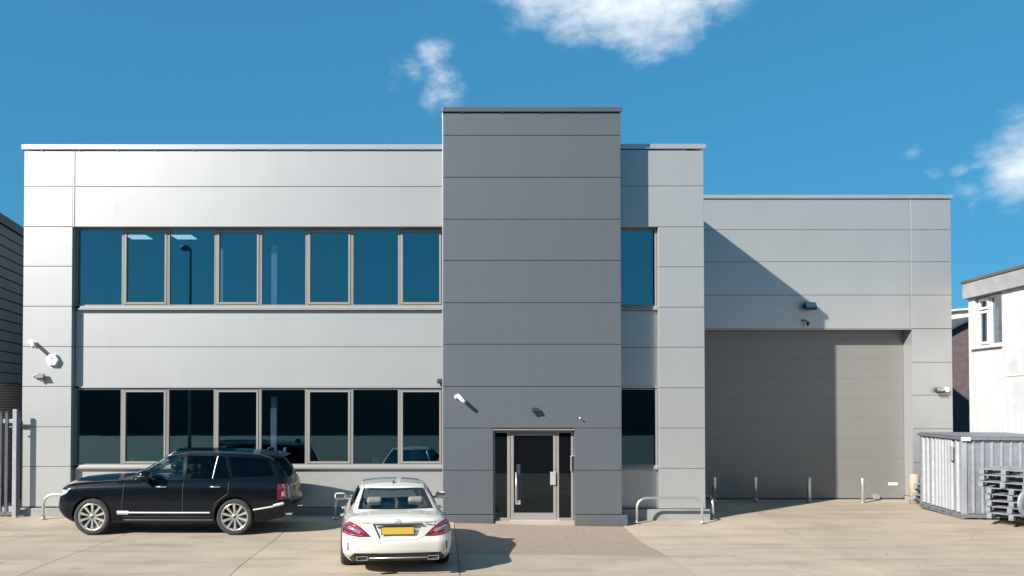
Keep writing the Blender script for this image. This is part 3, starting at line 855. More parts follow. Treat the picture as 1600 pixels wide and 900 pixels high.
def bollard(px, D, pt, pb, label):
    x = ax(px, D, 765); zb = az(pb, D); zt = az(pt, D)
    t = thing('steel_bollard', label, 'bollard', (x, D, zb), 0, 'steel bollards before the loading door')
    h = zt - zb
    MB().lathe([(0, -.2), (.057, -.2), (.057, h - .012), (.050, h), (0, h)], 24, Matrix.Rotation(R(90), 4, 'X')).build('post', 'steel_tube', t)
    MB().lathe([(.06, .0), (.085, .0), (.085, .012), (.06, .02)], 24, Matrix.Rotation(R(90), 4, 'X')).build('base_ring', 'steel_tube', t)
bollard(1180, 24.0, 745, 781, 'steel bollard in deep shade, leftmost before the loading door')
bollard(1264, 23.9, 746, 783, 'steel bollard at the shadow edge in the middle of the loading door')
bollard(1348, 23.8, 747, 784.5, 'sunlit steel bollard before the lit half of the loading door')
bollard(1116, 23.6, 745, 783, 'steel bollard in shade close to the wing wall')
cp = at(1429, 780, 23.55); t = thing('concrete_post', 'thick cream concrete bollard at the right edge of the loading door', 'bollard', (cp.x, 23.55, cp.z))
hh_ = az(741, 23.55) - cp.z
MB().lathe([(0, -.2), (.135, -.2), (.13, hh_ - .03), (.11, hh_), (0, hh_ + .005)], 24, Matrix.Rotation(R(90), 4, 'X')).build('shaft', 'concrete_post', t)
MB().lathe([(.132, 0), (.15, 0), (.148, .03), (.132, .035)], 24, Matrix.Rotation(R(90), 4, 'X')).build('footing', 'concrete_post', t)
q = at(1369, 776, DR); vt = tag(MB().prism([(-.10, 0), (.08, 0), (.08, .09), (.05, .13), (-.10, .15)], DR - .07, DR - .002, 'y').build('bollard_shadow', 'grey_plastic', None, (q.x, 0, az(779, DR))), 'small dark block in place of the bollard shadow at the foot of the loading door', 'shadow shape')  # the bollard's cast shadow on the door, built as a dark block

# ================================================================== PALISADE FENCE
FY = 19.85
fence = thing('palisade_fence', 'galvanised steel palisade fence left of the unit corner', 'fence', (0, 0, 0))
zf0, zf1 = az(808, FY), az(641, FY)
def pale(x, w=.068, y=FY):
    mb = MB(); t = .003
    pr = [(-w / 2, 0), (-w / 4, .02), (0, -.006), (w / 4, .02), (w / 2, 0)]
    zt = zf1 - .09
    top = [zf1 - .10, zf1 - .02, zf1 - .07, zf1 - .02, zf1 - .10]
    A = [mb.bm.verts.new((x + a, y + b, zf0 + .02)) for a, b in pr]; B = [mb.bm.verts.new((x + a, y + b, top[i])) for i, (a, b) in enumerate(pr)]
    A2 = [mb.bm.verts.new((x + a, y + b + .004, zf0 + .02)) for a, b in pr]; B2 = [mb.bm.verts.new((x + a, y + b + .004, top[i])) for i, (a, b) in enumerate(pr)]
    for i in range(4):
        mb.bm.faces.new((A[i], A[i + 1], B[i + 1], B[i])); mb.bm.faces.new((A2[i + 1], A2[i], B2[i], B2[i + 1]))
        mb.bm.faces.new((B[i], B[i + 1], B2[i + 1], B2[i]))
    mb.bm.faces.new((A[0], B[0], B2[0], A2[0])); mb.bm.faces.new((A[4], A2[4], B2[4], B[4]))
    return mb.build('pale', 'galvanised_bright', fence)
xx = ax(31.0, FY)
k = 0
while xx > -19:
    if k != 1: pale(xx)
    xx -= .155; k += 1
px_ = ax(24.5, FY - .06)
MB().box(px_ - .05, px_ + .05, FY - .07, FY - .02, zf0 - .1, zf1 + .02, .006).build('fence_post', 'galvanised_bright', fence)
for xp in (-14.0, -16.75):
    MB().box(xp - .05, xp + .05, FY + .08, FY + .16, zf0 - .1, zf1 + .02, .006).build('fence_post', 'galvanised', fence)
for (a, b) in ((661, 655), (800, 793)):
    MB().box(-19, ax(32, FY), FY + .024, FY + .075, az(a, FY), az(b, FY), .004).build('fence_rail', 'galvanised_bright', fence)
for py in (667, 791):
    MB().tube([(px_ - .05, FY - .05, az(py, FY)), (px_ - .13, FY - .05, az(py, FY))], .016, 8).build('latch', 'galvanised', fence)

# ================================================================== NEIGHBOUR ON THE LEFT
nb = thing('neighbour_warehouse', 'dark clad warehouse with brick base beyond the palisade fence', 'building', (-12.14, 22.1, 0), math.atan2(1, -.193) - pi / 2)
# local: x to the right (wall face at x=0, visible from +x), y away
zr = az(334, 22.1, 0)
zbk = az(598, 22.1, 0)
MB().box(-9, -.02, -.8, 8, -.5, zbk, 0).build('brick_wall', 'brick', nb)
MB().box(-9, -.06, -.8, 8, zbk + .002, zr - .30, 0).build('wall_core', 'joint_dark', nb)
nbd = int((zr - .3 - zbk) / .285)
bh = (zr - .3 - zbk) / nbd
for k in range(nbd):
    z0 = zbk + k * bh
    MB().prism([(-.06, z0), (.03, z0 + .012), (.012, z0 + bh - .014), (-.06, z0 + bh - .014)], -.8, 8, 'y').build('cladding_board', 'dark_cladding', nb)
MB().box(-9.2, .07, -.9, 8.1, zr - .29, zr - .05, .01).build('gutter', 'black_plastic', nb)
MB().box(-9.2, .02, -.85, 8.05, zr - .049, zr, .01).build('roof', 'dark_cladding', nb)

# ================================================================== NEIGHBOUR ON THE RIGHT
D0 = 24.0
o0 = at(1514, 560, D0)
wb = thing('white_building', 'white rendered two storey building with grey fascia right of the unit', 'building', (o0.x, D0, 0), math.atan2(1, .1226) - pi / 2)
# local frame: -y' runs toward the camera along the wall;  visible face looks to -x'
inv = Matrix.LocRotScale(Vector((o0.x, D0, 0)), wb.rotation_euler, None).inverted()
nrm_ = Vector((-1, .1226, 0)).normalized(); p0_ = Vector((o0.x, D0, 0))
def onwall(px, py, off=0.0):
    d = ray(px, py); C = Vector((0, 0, H)); P = p0_ + nrm_ * off
    s = (P - C).dot(nrm_) / d.dot(nrm_)
    return inv @ (C + d * s)
w0, w1 = onwall(1523, 545), onwall(1566, 545)
zw0, zw1 = onwall(1545, 542).z, onwall(1545, 458).z
zfb, zft = onwall(1514, 467).z, onwall(1508, 438, .13).z
ya, yb = w0.y, w1.y
zw1 = min(zw1, zfb - .001)
TH = .28
mb = MB()
def wl_(y0, y1, z0, z1): mb.box(0, 9, y0, y1, z0, z1)
mb.box(0, 9, ya, 0, -.5, zfb); mb.box(0, 9, -14, yb, -.5, zfb)
mb.box(0, TH, yb + .0005, ya - .0005, -.5, zw0); mb.box(1.2, 9, yb + .0005, ya - .0005, -.5, zfb)
mb.build('rendered_wall', 'white_render', wb)
MB().box(-.12, 9.2, -14.2, .10, zfb + .002, zft - .09, .01).build('fascia', 'fascia_board', wb)
MB().box(-.15, 9.25, -14.25, .13, zft - .088, zft, .01).build('roof_edge', 'dark_plinth', wb)
# window
wz0, wz1 = zw0 + .05, zfb - .02
def framebar(mb, y0, y1, z0, z1, x0=.12, x1=.19): mb.box(x0, x1, y0, y1, z0, z1, .006)
win = MB()
L = ya - yb; c0, c1 = ya - .02, ya - .02 - L * .47
for (a, b) in ((c0 - .06, c0), (c1, c1 + .08), (yb + .01, yb + .05)): framebar(win, a, b, wz0, wz1)
for (a, b) in ((c1 + .081, c0 - .061), (yb + .051, c1 - .001)):
    framebar(win, a, b, wz0, wz0 + .05, .121); framebar(win, a, b, wz1 - .05, wz1, .121)
win = win.build('window', 'upvc', wb)
zt2 = wz1 - (wz1 - wz0) * .27
sa = MB()
for (z0, z1) in ((zt2 + .02, wz1 - .055), (wz0 + .055, zt2 - .02)):
    y0, y1 = c1 + .083, c0 - .063
    sa.box(.07, .13, y0, y0 + .07, z0, z1, .006); sa.box(.07, .13, y1 - .07, y1, z0, z1, .006)
    sa.box(.071, .13, y0 + .071, y1 - .071, z0, z0 + .07, .006); sa.box(.071, .13, y0 + .071, y1 - .071, z1 - .07, z1, .006)
sa.box(.12, .18, c1 + .082, c0 - .062, zt2 - .019, zt2 + .019)
sa.build('sash_frame', 'upvc', win)
MB().box(.15, .158, yb + .04, c1 - .001, wz0 + .04, wz1 - .04).build('pane', 'upvc_glass', win)
MB().box(.10, .108, c1 + .14, c0 - .12, wz0 + .1, wz1 - .1).build('pane', 'upvc_glass', win)
MB().box(-.09, .12, yb - .04, ya + .10, zw0 - .03, zw0 + .045, .012).build('window_sill', 'stone_sill', wb)
MB().box(.30, .32, yb + .06, yb + .45, wz0 + .02, wz1 - .5).build('curtain', 'interior_white', wb)
MB().box(.30, .32, c1 + .05, c0 - .2, wz0 + .02, wz1 - .3).build('curtain', 'interior_white', wb)
# thin cable clipped to the wall
ca = [onwall(1571, 562, .012), onwall(1571, 585, .012), onwall(1575, 587.5, .012), onwall(1600, 586, .012)]
MB().tube([(-.012, p.y, p.z) for p in ca] + [(-.012, -6, ca[-1].z)], .009, 6).build('cable', 'stone_sill', wb)
MB().box(-.014, .001, -6, -5.8, 0, .1).build('cable_clip', 'stone_sill', wb)

# far barrel roofed sheds seen in the gap
def barrel(name, label, D, pxl, pxr, ptop, pe, wm, rm, depth):
    x0, x1 = ax(pxl, D), ax(pxr, D)
    zt, ze = az(ptop, D), az(pe, D)
    t = thing(name, label, 'building', ((x0 + x1) / 2, D, 0))
    h = (x1 - x0) / 2; n = 24
    arc = [(-h * cos(pi * k / n), ze + (zt - ze) * sin(pi * k / n)) for k in range(n + 1)]
    MB().prism([(-h, -.5)] + arc + [(h, -.5)], 0, .3, 'y').build('gable_wall', wm, t)
    mb = MB(); out = [(x * 1.01, z + .12) for x, z in arc]
    mb.prism(arc + out[::-1], -.25, depth, 'y'); mb.build('roof', rm, t)
    MB().box(-h, -h + .3, .3, depth, -.5, ze).build('side_wall', wm, t)
    MB().box(h - .3, h, .3, depth, -.5, ze).build('side_wall', wm, t)
    return t
mat('cream_cladding', (.70, .64, .50, 1), .7)
barrel('curved_roof_shed', 'far shed with cream curved roof end showing in the right gap', 58, 1380, 1680, 484, 540, 'cream_cladding', 'cream_roof', 20)
bs_ = barrel('curved_roof_shed', 'dark brown shed with curved blue roof edge in the right gap', 36, 1440, 1700, 492.6, 579.6, 'brown_brick_far', 'dark_cladding', 14)

# ================================================================== CONTAINER
def container():
    pn = at(1507, 810, 20.2); pf = at(1441, 794, 22.5)
    A = Vector((pn.x, pn.y)); B = Vector((pf.x, pf.y)); d = (B - A); L = d.length
    ang = math.atan2(d.y, d.x) - pi / 2
    zb = az(811, 20.2, 1508); ztop = az(683, 20.2, 1508)
    t = thing('storage_container', 'galvanised corrugated steel storage container on the right of the yard', 'container', (A.x, A.y, zb), ang)
    h = ztop - zb
    # local: y along left face away from camera, x to the right
    WX = 3.2
    g0 = 'galvanised_bright'
    # left face with narrow trapezoid ribs
    def corr(xf, y0, y1, n, dep, z0, z1, face='left'):
        mb = MB(); pts = []
        for k in range(n):
            a = y0 + (y1 - y0) * k / n; s = (y1 - y0) / n
            pts += [(a, 0), (a + s * .50, 0), (a + s * .58, -dep), (a + s * .92, -dep)]
        pts.append((y1, 0))
        pts = pts + [(y1, .02), (y0, .02)]
        if face == 'left': mb.prism([(xf + b, a) for a, b in pts], z0, z1, 'z')
        else: mb.prism([(a, xf + b) for a, b in pts], z0, z1, 'z')
        return mb
    f = 1 / L
    def fr(px):   # fraction along left face
        u = (px - CX) / FPX
        # solve A + s*(B-A) on ray x = u*y
        s = (u * A.y - A.x) / ((B.x - A.x) - u * (B.y - A.y)); return s * L
    # parts of the left face
    MB().box(.0, .02, fr(1488), fr(1454), .14, h - .08).build('door_panel', 'galvanised', t)
    MB().box(.0, .02, fr(1453.5), L - .08, .14, h - .08).build('side_panel', 'galvanised', t)
    MB().box(.0, .02, .08, fr(1488.5), .14, h - .08).build('side_panel', 'galvanised', t)
    for q in (1443, 1449.5, 1457, 1463, 1468, 1473, 1478, 1482.7, 1486.7, 1495.5, 1502):
        a = fr(q)
        MB().prism([(0, a - .055), (-.05, a - .035), (-.05, a + .035), (0, a + .055)], .15, h - .09, 'z').build('rib', 'rib_highlight', t)
    MB().box(-.03, .05, fr(1454.2), fr(1452.8), .1, h - .05, .004).build('door_jamb', 'galvanised', t)
    MB().box(-.06, .06, -.03, .07, 0.02, h - .02, .006).build('corner_post', 'galvanised_bright', t)
    MB().box(-.05, .05, L - .08, L, 0.02, h - .02, .006).build('corner_post', 'galvanised', t)
    MB().box(-.09, -.05, fr(1492), fr(1489), h - .62, h - .25, .006).build('door_handle', 'silver_trim', t)
    # front face with wide ribs
    MB().box(.08, WX, .0, .02, .14, h - .08).build('front_panel', 'galvanised', t)
    for k in range(14):
        a = .22 + .218 * k
        MB().prism([(a - .036, 0), (a - .018, -.03), (a + .018, -.03), (a + .036, 0)], .15, h - .09, 'z').build('rib', 'rib_highlight_low', t)
    MB().box(-.02, WX, .03, L, h * .02, .10).build('floor', 'galvanised', t)
    MB().box(.05, WX, L - .05, L, .1, h - .05).build('back_panel', 'galvanised', t)
    MB().box(WX, WX + .04, 0, L, .1, h - .05).build('side_panel', 'galvanised', t)
    # base rail with fork pockets, top rail and roof
    mb = MB(); mb.box(-.08, -.02, -.06, L, -.0, .13, .006); mb.box(-.02, WX, -.06, -.0, .04, .13, .006)
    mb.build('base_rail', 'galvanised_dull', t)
    mb = MB()
    for k in range(5): mb.box(-.0815, -.08, .45 + k * .4, .6 + k * .4, .05, .075)
    mb.build('base_slot', 'gasket', t)
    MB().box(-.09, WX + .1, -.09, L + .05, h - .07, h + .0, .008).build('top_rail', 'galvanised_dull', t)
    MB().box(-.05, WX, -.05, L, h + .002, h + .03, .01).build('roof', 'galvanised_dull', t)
    MB().box(-.10, .12, -.10, -.091, h - .085, h + .002, .002).build('corner_plate', 'white_plastic', t)
    for xx in (.3, 1.4, 2.6): MB().box(xx, xx + .12, .02, .15, -.02, .04).build('foot', 'galvanised', t)
    return t
container()

# ================================================================== PALLETS
def pallet(name_label, loc, rz, first=[None], tilt=(0, 0)):
    if first[0] is None:
        t = thing('pallet', name_label, 'pallet', loc, rz, 'grey wooden pallets stacked by the container')
        for k in range(7):
            x = -.6 + .55 / 7 * 0 + k * (1.2 - .1) / 6
            MB().box(x, x + .1, -.5, .5, .122, .144, .003).build('top_board', 'weathered_wood', t)
        for y in (-.5, -.05, .40):
            MB().box(-.6, .6, y, y + .1, .100, .1215, .003).build('stringer_board', 'weathered_wood', t)
            for x in (-.6, -.0725, .455):
                MB().box(x, x + .145, y, y + .1, .0225, .0995, .003).build('block', 'weathered_wood', t)
            MB().box(-.6, .6, y, y + .1, 0, .022, .003).build('bottom_board', 'weathered_wood', t)
        first[0] = t
    else:
        t = copy_tree(first[0]); t['label'] = name_label
    t.location = loc; t.rotation_euler = (tilt[0], tilt[1], rz)
    return t
ORD = ['bottom', 'second', 'third', 'fourth', 'fifth', 'sixth', 'seventh', 'top']
p = at(1583, 815, 19.0)
zb = az(818, 18.6, 1590)
z = zb
random.seed(3)
for k in range(8):
    dx, dy = random.uniform(-.03, .03), random.uniform(-.03, .03)
    a = 38 + random.uniform(-3, 3)
    if k >= 5: dx -= .16
    if k < 2: dx += .05
    pallet(f'weathered grey pallet, {ORD[k]} in the stack before the container', (ax(1588, 19.35) + dx, 19.35 + dy, z), R(a), tilt=(random.uniform(-.012, .012), random.uniform(-.02, .02)))
    z += .146 + random.uniform(.002, .008)
z = ground(13, 23)
q = at(1436, 790, 23.1)
for k in range(4):
    pallet(f'weathered pallet, {ORD[k] if k < 3 else "top"} in the stack at the left end of container', (q.x + .72 + (.05 if k > 1 else 0), 23.15, z + k * .15), R(8 + 14 * (k % 2)))
# pale round reel leaning at the right edge
rc_ = at(1627, 789, 18.3)
rl = thing('cable_reel', 'pale round cable reel flange leaning by the pallets at frame edge', 'reel', rc_, R(10))
MB().lathe([(.22, 0), (.36, 0), (.36, .03), (.22, .03), (.22, 0)], 36).build('flange', 'galvanised', rl)
MB().lathe([(.21, .0301), (.235, .0301), (.235, .25), (.21, .25), (.21, .0301)], 24).build('drum', 'galvanised', rl)
MB().lathe([(.22, .251), (.36, .251), (.36, .28), (.22, .28), (.22, .251)], 36).build('flange', 'galvanised', rl)

# ================================================================== ACROSS THE ROAD (seen only in reflections)
op = thing('opposite_building', 'long low brown brick building across the road behind the viewer', 'building', (0, -26, 0))
MB().box(-60, 45, -8, 0, -.5, 4.6).build('brick_wall', 'brown_brick_far', op)
MB().box(-60.2, 45.2, -8.2, .2, 4.61, 4.9).build('roof', 'dark_cladding', op)
sl_ = thing('street_lamp', 'tall dark street lamp across the yard behind the viewer', 'street lamp', (-14.6, -6.0, 0))
MB().tube([(0, 0, -.1), (0, 0, 1.2), (0, 0, 11.2), (.02, 0, 11.5)], [.11, .09, .065, .06], 12).build('pole', 'grey_plastic', sl_)
MB().tube([(0, 0, 11.40), (-.04, .02, 11.58), (-.16, .03, 11.66)], .06, 10).build('arm', 'grey_plastic', sl_)
MB().sphere((-.30, .06, 11.60), .3, (.95, .6, .62)).build('lamp_head', 'grey_plastic', sl_)

# ================================================================== CARS
mat('steel_disc', (.10, .10, .105, 1), .4, .7)
mat('red_bright', (.55, .02, .03, 1), .2, 0, .05, coat=1.0)
mat('dark_trim', (.12, .12, .14, 1), .25, .7)
mat('lamp_pink', (.50, .16, .16, 1), .15, .2, .2, 40, coat=1.0)
mat('grille_black', (.01, .01, .012, 1), .5)
mat('mirror_glass', (.45, .5, .55, 1), .03, 1.0)
def half_outline(P, ns=46):
    xr, xf, wr, wm, wf, br, rr, bf, rf = P
    pts = []
    yr = wr - rr
    for i in range(8):
        y = yr * i / 8; pts.append((xr + br * (y / wr) ** 2, y))
    xc = xr + br * (yr / wr) ** 2
    for i in range(8):
        a = (pi / 2) * i / 8; pts.append((xc + rr * (1 - cos(a)), yr + rr * sin(a)))
    yf = wf - rf; xfc = xf - bf * (yf / wf) ** 2
    xa, xb = xc + rr, xfc - rf
    for i in range(ns + 1):
        t = i / ns
        y = lerp(wr, wm, math.sin(min(1, t / .45) * pi / 2)) if t < .45 else lerp(wm, wf, sstep(.45, 1.0, t) ** 1.2)
        pts.append((xa + (xb - xa) * t, y))
    for i in range(7, -1, -1):
        a = (pi / 2) * i / 8; pts.append((xfc - rf * (1 - cos(a)), yf + rf * sin(a)))
    for i in range(7, -1, -1):
        y = yf * i / 8; pts.append((xf - bf * (y / wf) ** 2, y))
    return pts

def shell(levels, pfun, zb, zt, crown, M=14, bottom=True):
    """levels: list of fractions; pfun(f) -> outline parameters; zb, zt: side heights along x"""
    bm = bmesh.new(); rings = []
    for f in levels:
        ho = half_outline(pfun(f)); n = len(ho)
        z = lambda x: zb(x) + (zt(x) - zb(x)) * f
        right = [bm.verts.new((x, -y, z(x))) for x, y in ho]
        left = [right[0]] + [bm.verts.new((x, y, z(x))) for x, y in ho[1:-1]] + [right[-1]]
        rings.append((right, left))
    for (R0, L0), (R1, L1) in zip(rings, rings[1:]):
        for i in range(len(R0) - 1):
            bm.faces.new((R0[i], R0[i + 1], R1[i + 1], R1[i]))
            bm.faces.new((L0[i + 1], L0[i], L1[i], L1[i + 1]))
    def deck(ring, cr):
        Rr, Ll = ring; prev = None
        ymax = max(abs(v.co.y) for v in Rr)
        for i in range(1, len(Rr) - 1):
            a, b = Rr[i], Ll[i]; row = [a]
            for k in range(1, M):
                s = k / M; w = 1 - (2 * s - 1) ** 2
                row.append(bm.verts.new((a.co.x, lerp(a.co.y, b.co.y, s), a.co.z + cr(a.co.x) * w * min(1, abs(a.co.y) / (.75 * ymax)) ** 2)))
            row.append(b)
            if prev is None:
                for k in range(M): bm.faces.new((Rr[0], row[k], row[k + 1]))
            else:
                for k in range(M): bm.faces.new((prev[k], row[k], row[k + 1], prev[k + 1]))
            prev = row
        for k in range(M): bm.faces.new((prev[k], Rr[-1], prev[k + 1]))
    deck(rings[-1], crown)
    if bottom: deck(rings[0], lambda x: 0)
    bmesh.ops.recalc_face_normals(bm, faces=bm.faces)
    for f in bm.faces: f.smooth = True
    return bm

def boolean_cyls(bm, cyls, mats):
    """cut wheel arches: cyls = [(x, z, r, y0, y1)]"""
    me = bpy.data.meshes.new('tmp'); bm.to_mesh(me); bm.free()
    for m in mats: me.materials.append(MATS[m])
    a = bpy.data.objects.new('tmp_a', me); COL.objects.link(a)
    mb = MB()
    for (x, z, r, y0, y1) in cyls:
        pts = [(x + r * cos(2 * pi * k / 40), z + r * sin(2 * pi * k / 40)) for k in range(40)]
        mb.prism(pts, y0, y1, 'y')
    m2 = mb.mesh('tmp2')
    for m in mats: m2.materials.append(MATS[m])
    for p in m2.polygons: p.material_index = 1
    b = bpy.data.objects.new('tmp_b', m2); COL.objects.link(b)
    md = a.modifiers.new('b', 'BOOLEAN'); md.operation = 'DIFFERENCE'; md.object = b; md.solver = 'EXACT'
    dg = bpy.context.evaluated_depsgraph_get(); dg.update()
    res = bpy.data.meshes.new_from_object(a.evaluated_get(dg))
    out = bmesh.new(); out.from_mesh(res)
    for o in (a, b): bpy.data.objects.remove(o)
    return out

def inpoly(p, poly):
    x, y = p; c = False
    for i in range(len(poly)):
        (x0, y0), (x1, y1) = poly[i], poly[i - 1]
        if (y0 > y) != (y1 > y) and x < (x1 - x0) * (y - y0) / (y1 - y0) + x0: c = not c
    return c

def cut(bm, poly, plane, filt, offset=0.0, wall=0.0, shift=None):
    """cut the region of the surface that lies inside poly (projected), return it as its own bmesh"""
    ia = (0, 2) if plane == 'xz' else (1, 2) if plane == 'yz' else (0, 1)
    us = [p[0] for p in poly]; vs = [p[1] for p in poly]
    u0, u1, v0, v1 = min(us) - .02, max(us) + .02, min(vs) - .02, max(vs) + .02
    def near():
        out = []
        for f in bm.faces:
            if not filt(f): continue
            a = [v.co[ia[0]] for v in f.verts]; b = [v.co[ia[1]] for v in f.verts]
            if max(a) < u0 or min(a) > u1 or max(b) < v0 or min(b) > v1: continue
            out.append(f)
        return out
    for i in range(len(poly)):
        p, q = poly[i - 1], poly[i]
        co = Vector((0, 0, 0)); co[ia[0]], co[ia[1]] = p
        no = Vector((0, 0, 0)); no[ia[0]], no[ia[1]] = (q[1] - p[1]), -(q[0] - p[0])
        fs = near()
        geom = list({e for f in fs for e in f.edges}) + list({v for f in fs for v in f.verts}) + fs
        bmesh.ops.bisect_plane(bm, geom=geom, plane_co=co, plane_no=no, dist=1e-5)
    sel = [f for f in near() if inpoly((f.calc_center_median()[ia[0]], f.calc_center_median()[ia[1]]), poly)]
    nb = bmesh.new(); mp = {}
    for f in sel:
        for v in f.verts:
            if v not in mp:
                mp[v] = nb.verts.new(v.co + v.normal * offset + (shift or Vector((0, 0, 0))))
        nf = nb.faces.new([mp[v] for v in f.verts]); nf.smooth = True
    if wall:
        ss = set(sel)
        for e in {e for f in sel for e in f.edges}:
            inn = [f for f in e.link_faces if f in ss]
            if len(inn) == 1 and len(e.link_faces) >= 1:
                a, b = e.verts; A, B = mp[a], mp[b]
                A2 = nb.verts.new(a.co); B2 = nb.verts.new(b.co)
                nb.faces.new((A, B, B2, A2))
    bmesh.ops.delete(bm, geom=sel, context='FACES')
    return nb

def finish(bm, name, m, parent, angle=35, label=None, recalc=False):
    if recalc: bmesh.ops.recalc_face_normals(bm, faces=bm.faces)
    me = bpy.data.meshes.new(name); bm.to_mesh(me); bm.free()
    o = ob(name, me, m, parent, label=label)
    try: me.set_sharp_from_angle(angle=R(angle))
    except Exception: pass
    return o

def ribbon(bvh, pts, d, w, lift, mb):
    """flat strip following the car surface; pts are start points, d the casting direction"""
    P = []
    d = Vector(d).normalized()
    pts = [Vector(p) for p in pts]
    dense = []
    for a, b in zip(pts, pts[1:]):
        n = max(1, int((b - a).length / .04)); dense += [a.lerp(b, k / n) for k in range(n)]
    dense.append(pts[-1])
    for p in dense:
        h = bvh.ray_cast(p - d * 3, d)
        if h[0] is not None: P.append((h[0], h[1] if h[1].dot(d) < 0 else -h[1]))
    prev = None
    for i, (p, n) in enumerate(P):
        t = (P[min(i + 1, len(P) - 1)][0] - P[max(i - 1, 0)][0])
        if t.length < 1e-6: continue
        s = t.normalized().cross(n).normalized() * w / 2
        a = [mb.bm.verts.new(p + n * lift + s), mb.bm.verts.new(p + n * lift - s)]
        c = [mb.bm.verts.new(p - n * .002 + s * 1.05), mb.bm.verts.new(p - n * .002 - s * 1.05)]
        cur = (c[0], a[0], a[1], c[1])
        if prev:
            for k in range(3): mb.bm.faces.new((prev[k], prev[k + 1], cur[k + 1], cur[k])).smooth = True
        prev = cur
    return mb

def make_wheel(car, x, y, r, wdt, rr, spokes, side, style, st=None):
    """side = +1 left, -1 right; outer face looks to +side*y"""
    w = sub('wheel', car, (x, y, r), (0, R(random.uniform(0, 30)), 0))
    S = Matrix.Diagonal((1, side, 1, 1)) if side < 0 else Matrix.Identity(4)
    h = wdt / 2
    prof = [(rr + .005, -h), (r - .03, -h - .004), (r - .006, -h + .025), (r, -h + .06), (r, h - .06), (r - .006, h - .025), (r - .03, h + .004), (rr + .03, h + .010), (rr + .004, h - .002), (rr + .004, h - .03)]
    t = MB().lathe(prof, 56, S)
    # tread grooves as thin rings
    for g_ in (-.05, 0, .05): t.lathe([(r + .0005, g_ - .005), (r + .0006, g_ + .005)], 40, S)
    t.build('tyre', 'tyre', w)
    rp = [(rr + .004, h - .035), (rr + .006, h + .002), (rr - .008, h + .002), (rr - .014, h - .012), (rr - .028, h - .03), (rr - .035, -h + .02), (rr, -h)]
    m = MB().lathe(rp, 56, S)
    m.build('rim', 'rim_silver', w)
    sp = MB()
    for k in range(spokes):
        a0 = 2 * pi * k / spokes
        offs = (0,) if style == 'single' else (-.12, .12)
        for o_ in offs:
            a = a0 + o_
            # spoke from hub to lip, slightly dished, tapered
            r0, r1 = .055, rr - .006
            w0_, w1_ = (.020, .036) if style == 'single' else (.017, .022)
            d0, d1 = h - .035, h - .008
            ca, sa_ = cos(a), sin(a)
            def P(rad, tang, dep): return (rad * ca - tang * sa_, dep, rad * sa_ + tang * ca)
            mid = (r0 + r1) / 2
            secs = [(r0, w0_, d0), (mid, (w0_ + w1_) / 2 * .95, d0 + .016), (r1, w1_, d1)]
            V_ = []
            for (rad, ww, dd_) in secs:
                V_.append([sp.bm.verts.new(P(rad, -ww, dd_ - .03)), sp.bm.verts.new(P(rad, -ww * .72, dd_)), sp.bm.verts.new(P(rad, ww * .72, dd_)), sp.bm.verts.new(P(rad, ww, dd_ - .03))])
            for A, B in zip(V_, V_[1:]):
                for q in range(4): sp.bm.faces.new((A[q], A[(q + 1) % 4], B[(q + 1) % 4], B[q]))
            sp.bm.faces.new(V_[0]); sp.bm.faces.new(V_[-1][::-1])
    if side < 0: bmesh.ops.transform(sp.bm, matrix=S, verts=sp.bm.verts)
    sp.build('spokes', 'rim_silver', w)
    hb = MB().lathe([(0, h - .022), (.03, h - .024), (.032, h - .03), (.075, h - .036), (.08, h - .06), (.06, h - .09)], 28, S)
    hb.build('hub', 'rim_silver', w)
    MB().lathe([(0, h - .019), (.028, h - .021), (.029, h - .026)], 20, S).build('centre_cap', 'black_plastic', w)
    nuts = MB()
    for k in range(5):
        a = 2 * pi * k / 5 + .3
        nuts.tube([(.054 * cos(a), side * (h - .037), .054 * sin(a)), (.054 * cos(a), side * (h - .026), .054 * sin(a))], .009, 6)
    nuts.build('wheel_nuts', 'chrome', w)
    MB().lathe([(0, h - .12), (rr - .06, h - .12), (rr - .06, h - .145), (0, h - .145)], 36, S).build('brake_disc', 'steel_disc', w)
    return w

def cloth_seat(parent, x, y, z, m, tall=.62):
    s = MB()
    s.box(x - .25, x + .27, y - .25, y + .25, z, z + .16, .05)
    s.box(-.07, .07, -.24, .24, 0, tall, .05, Matrix.Translation((x - .26, y, z + .08)) @ Matrix.Rotation(R(-14), 4, 'Y'))
    s.box(-.05, .05, -.13, .13, 0, .17, .04, Matrix.Translation((x - .26 - tall * .25, y, z + .10 + tall)) @ Matrix.Rotation(R(-8), 4, 'Y'))
    return s.build('seat', m, parent)

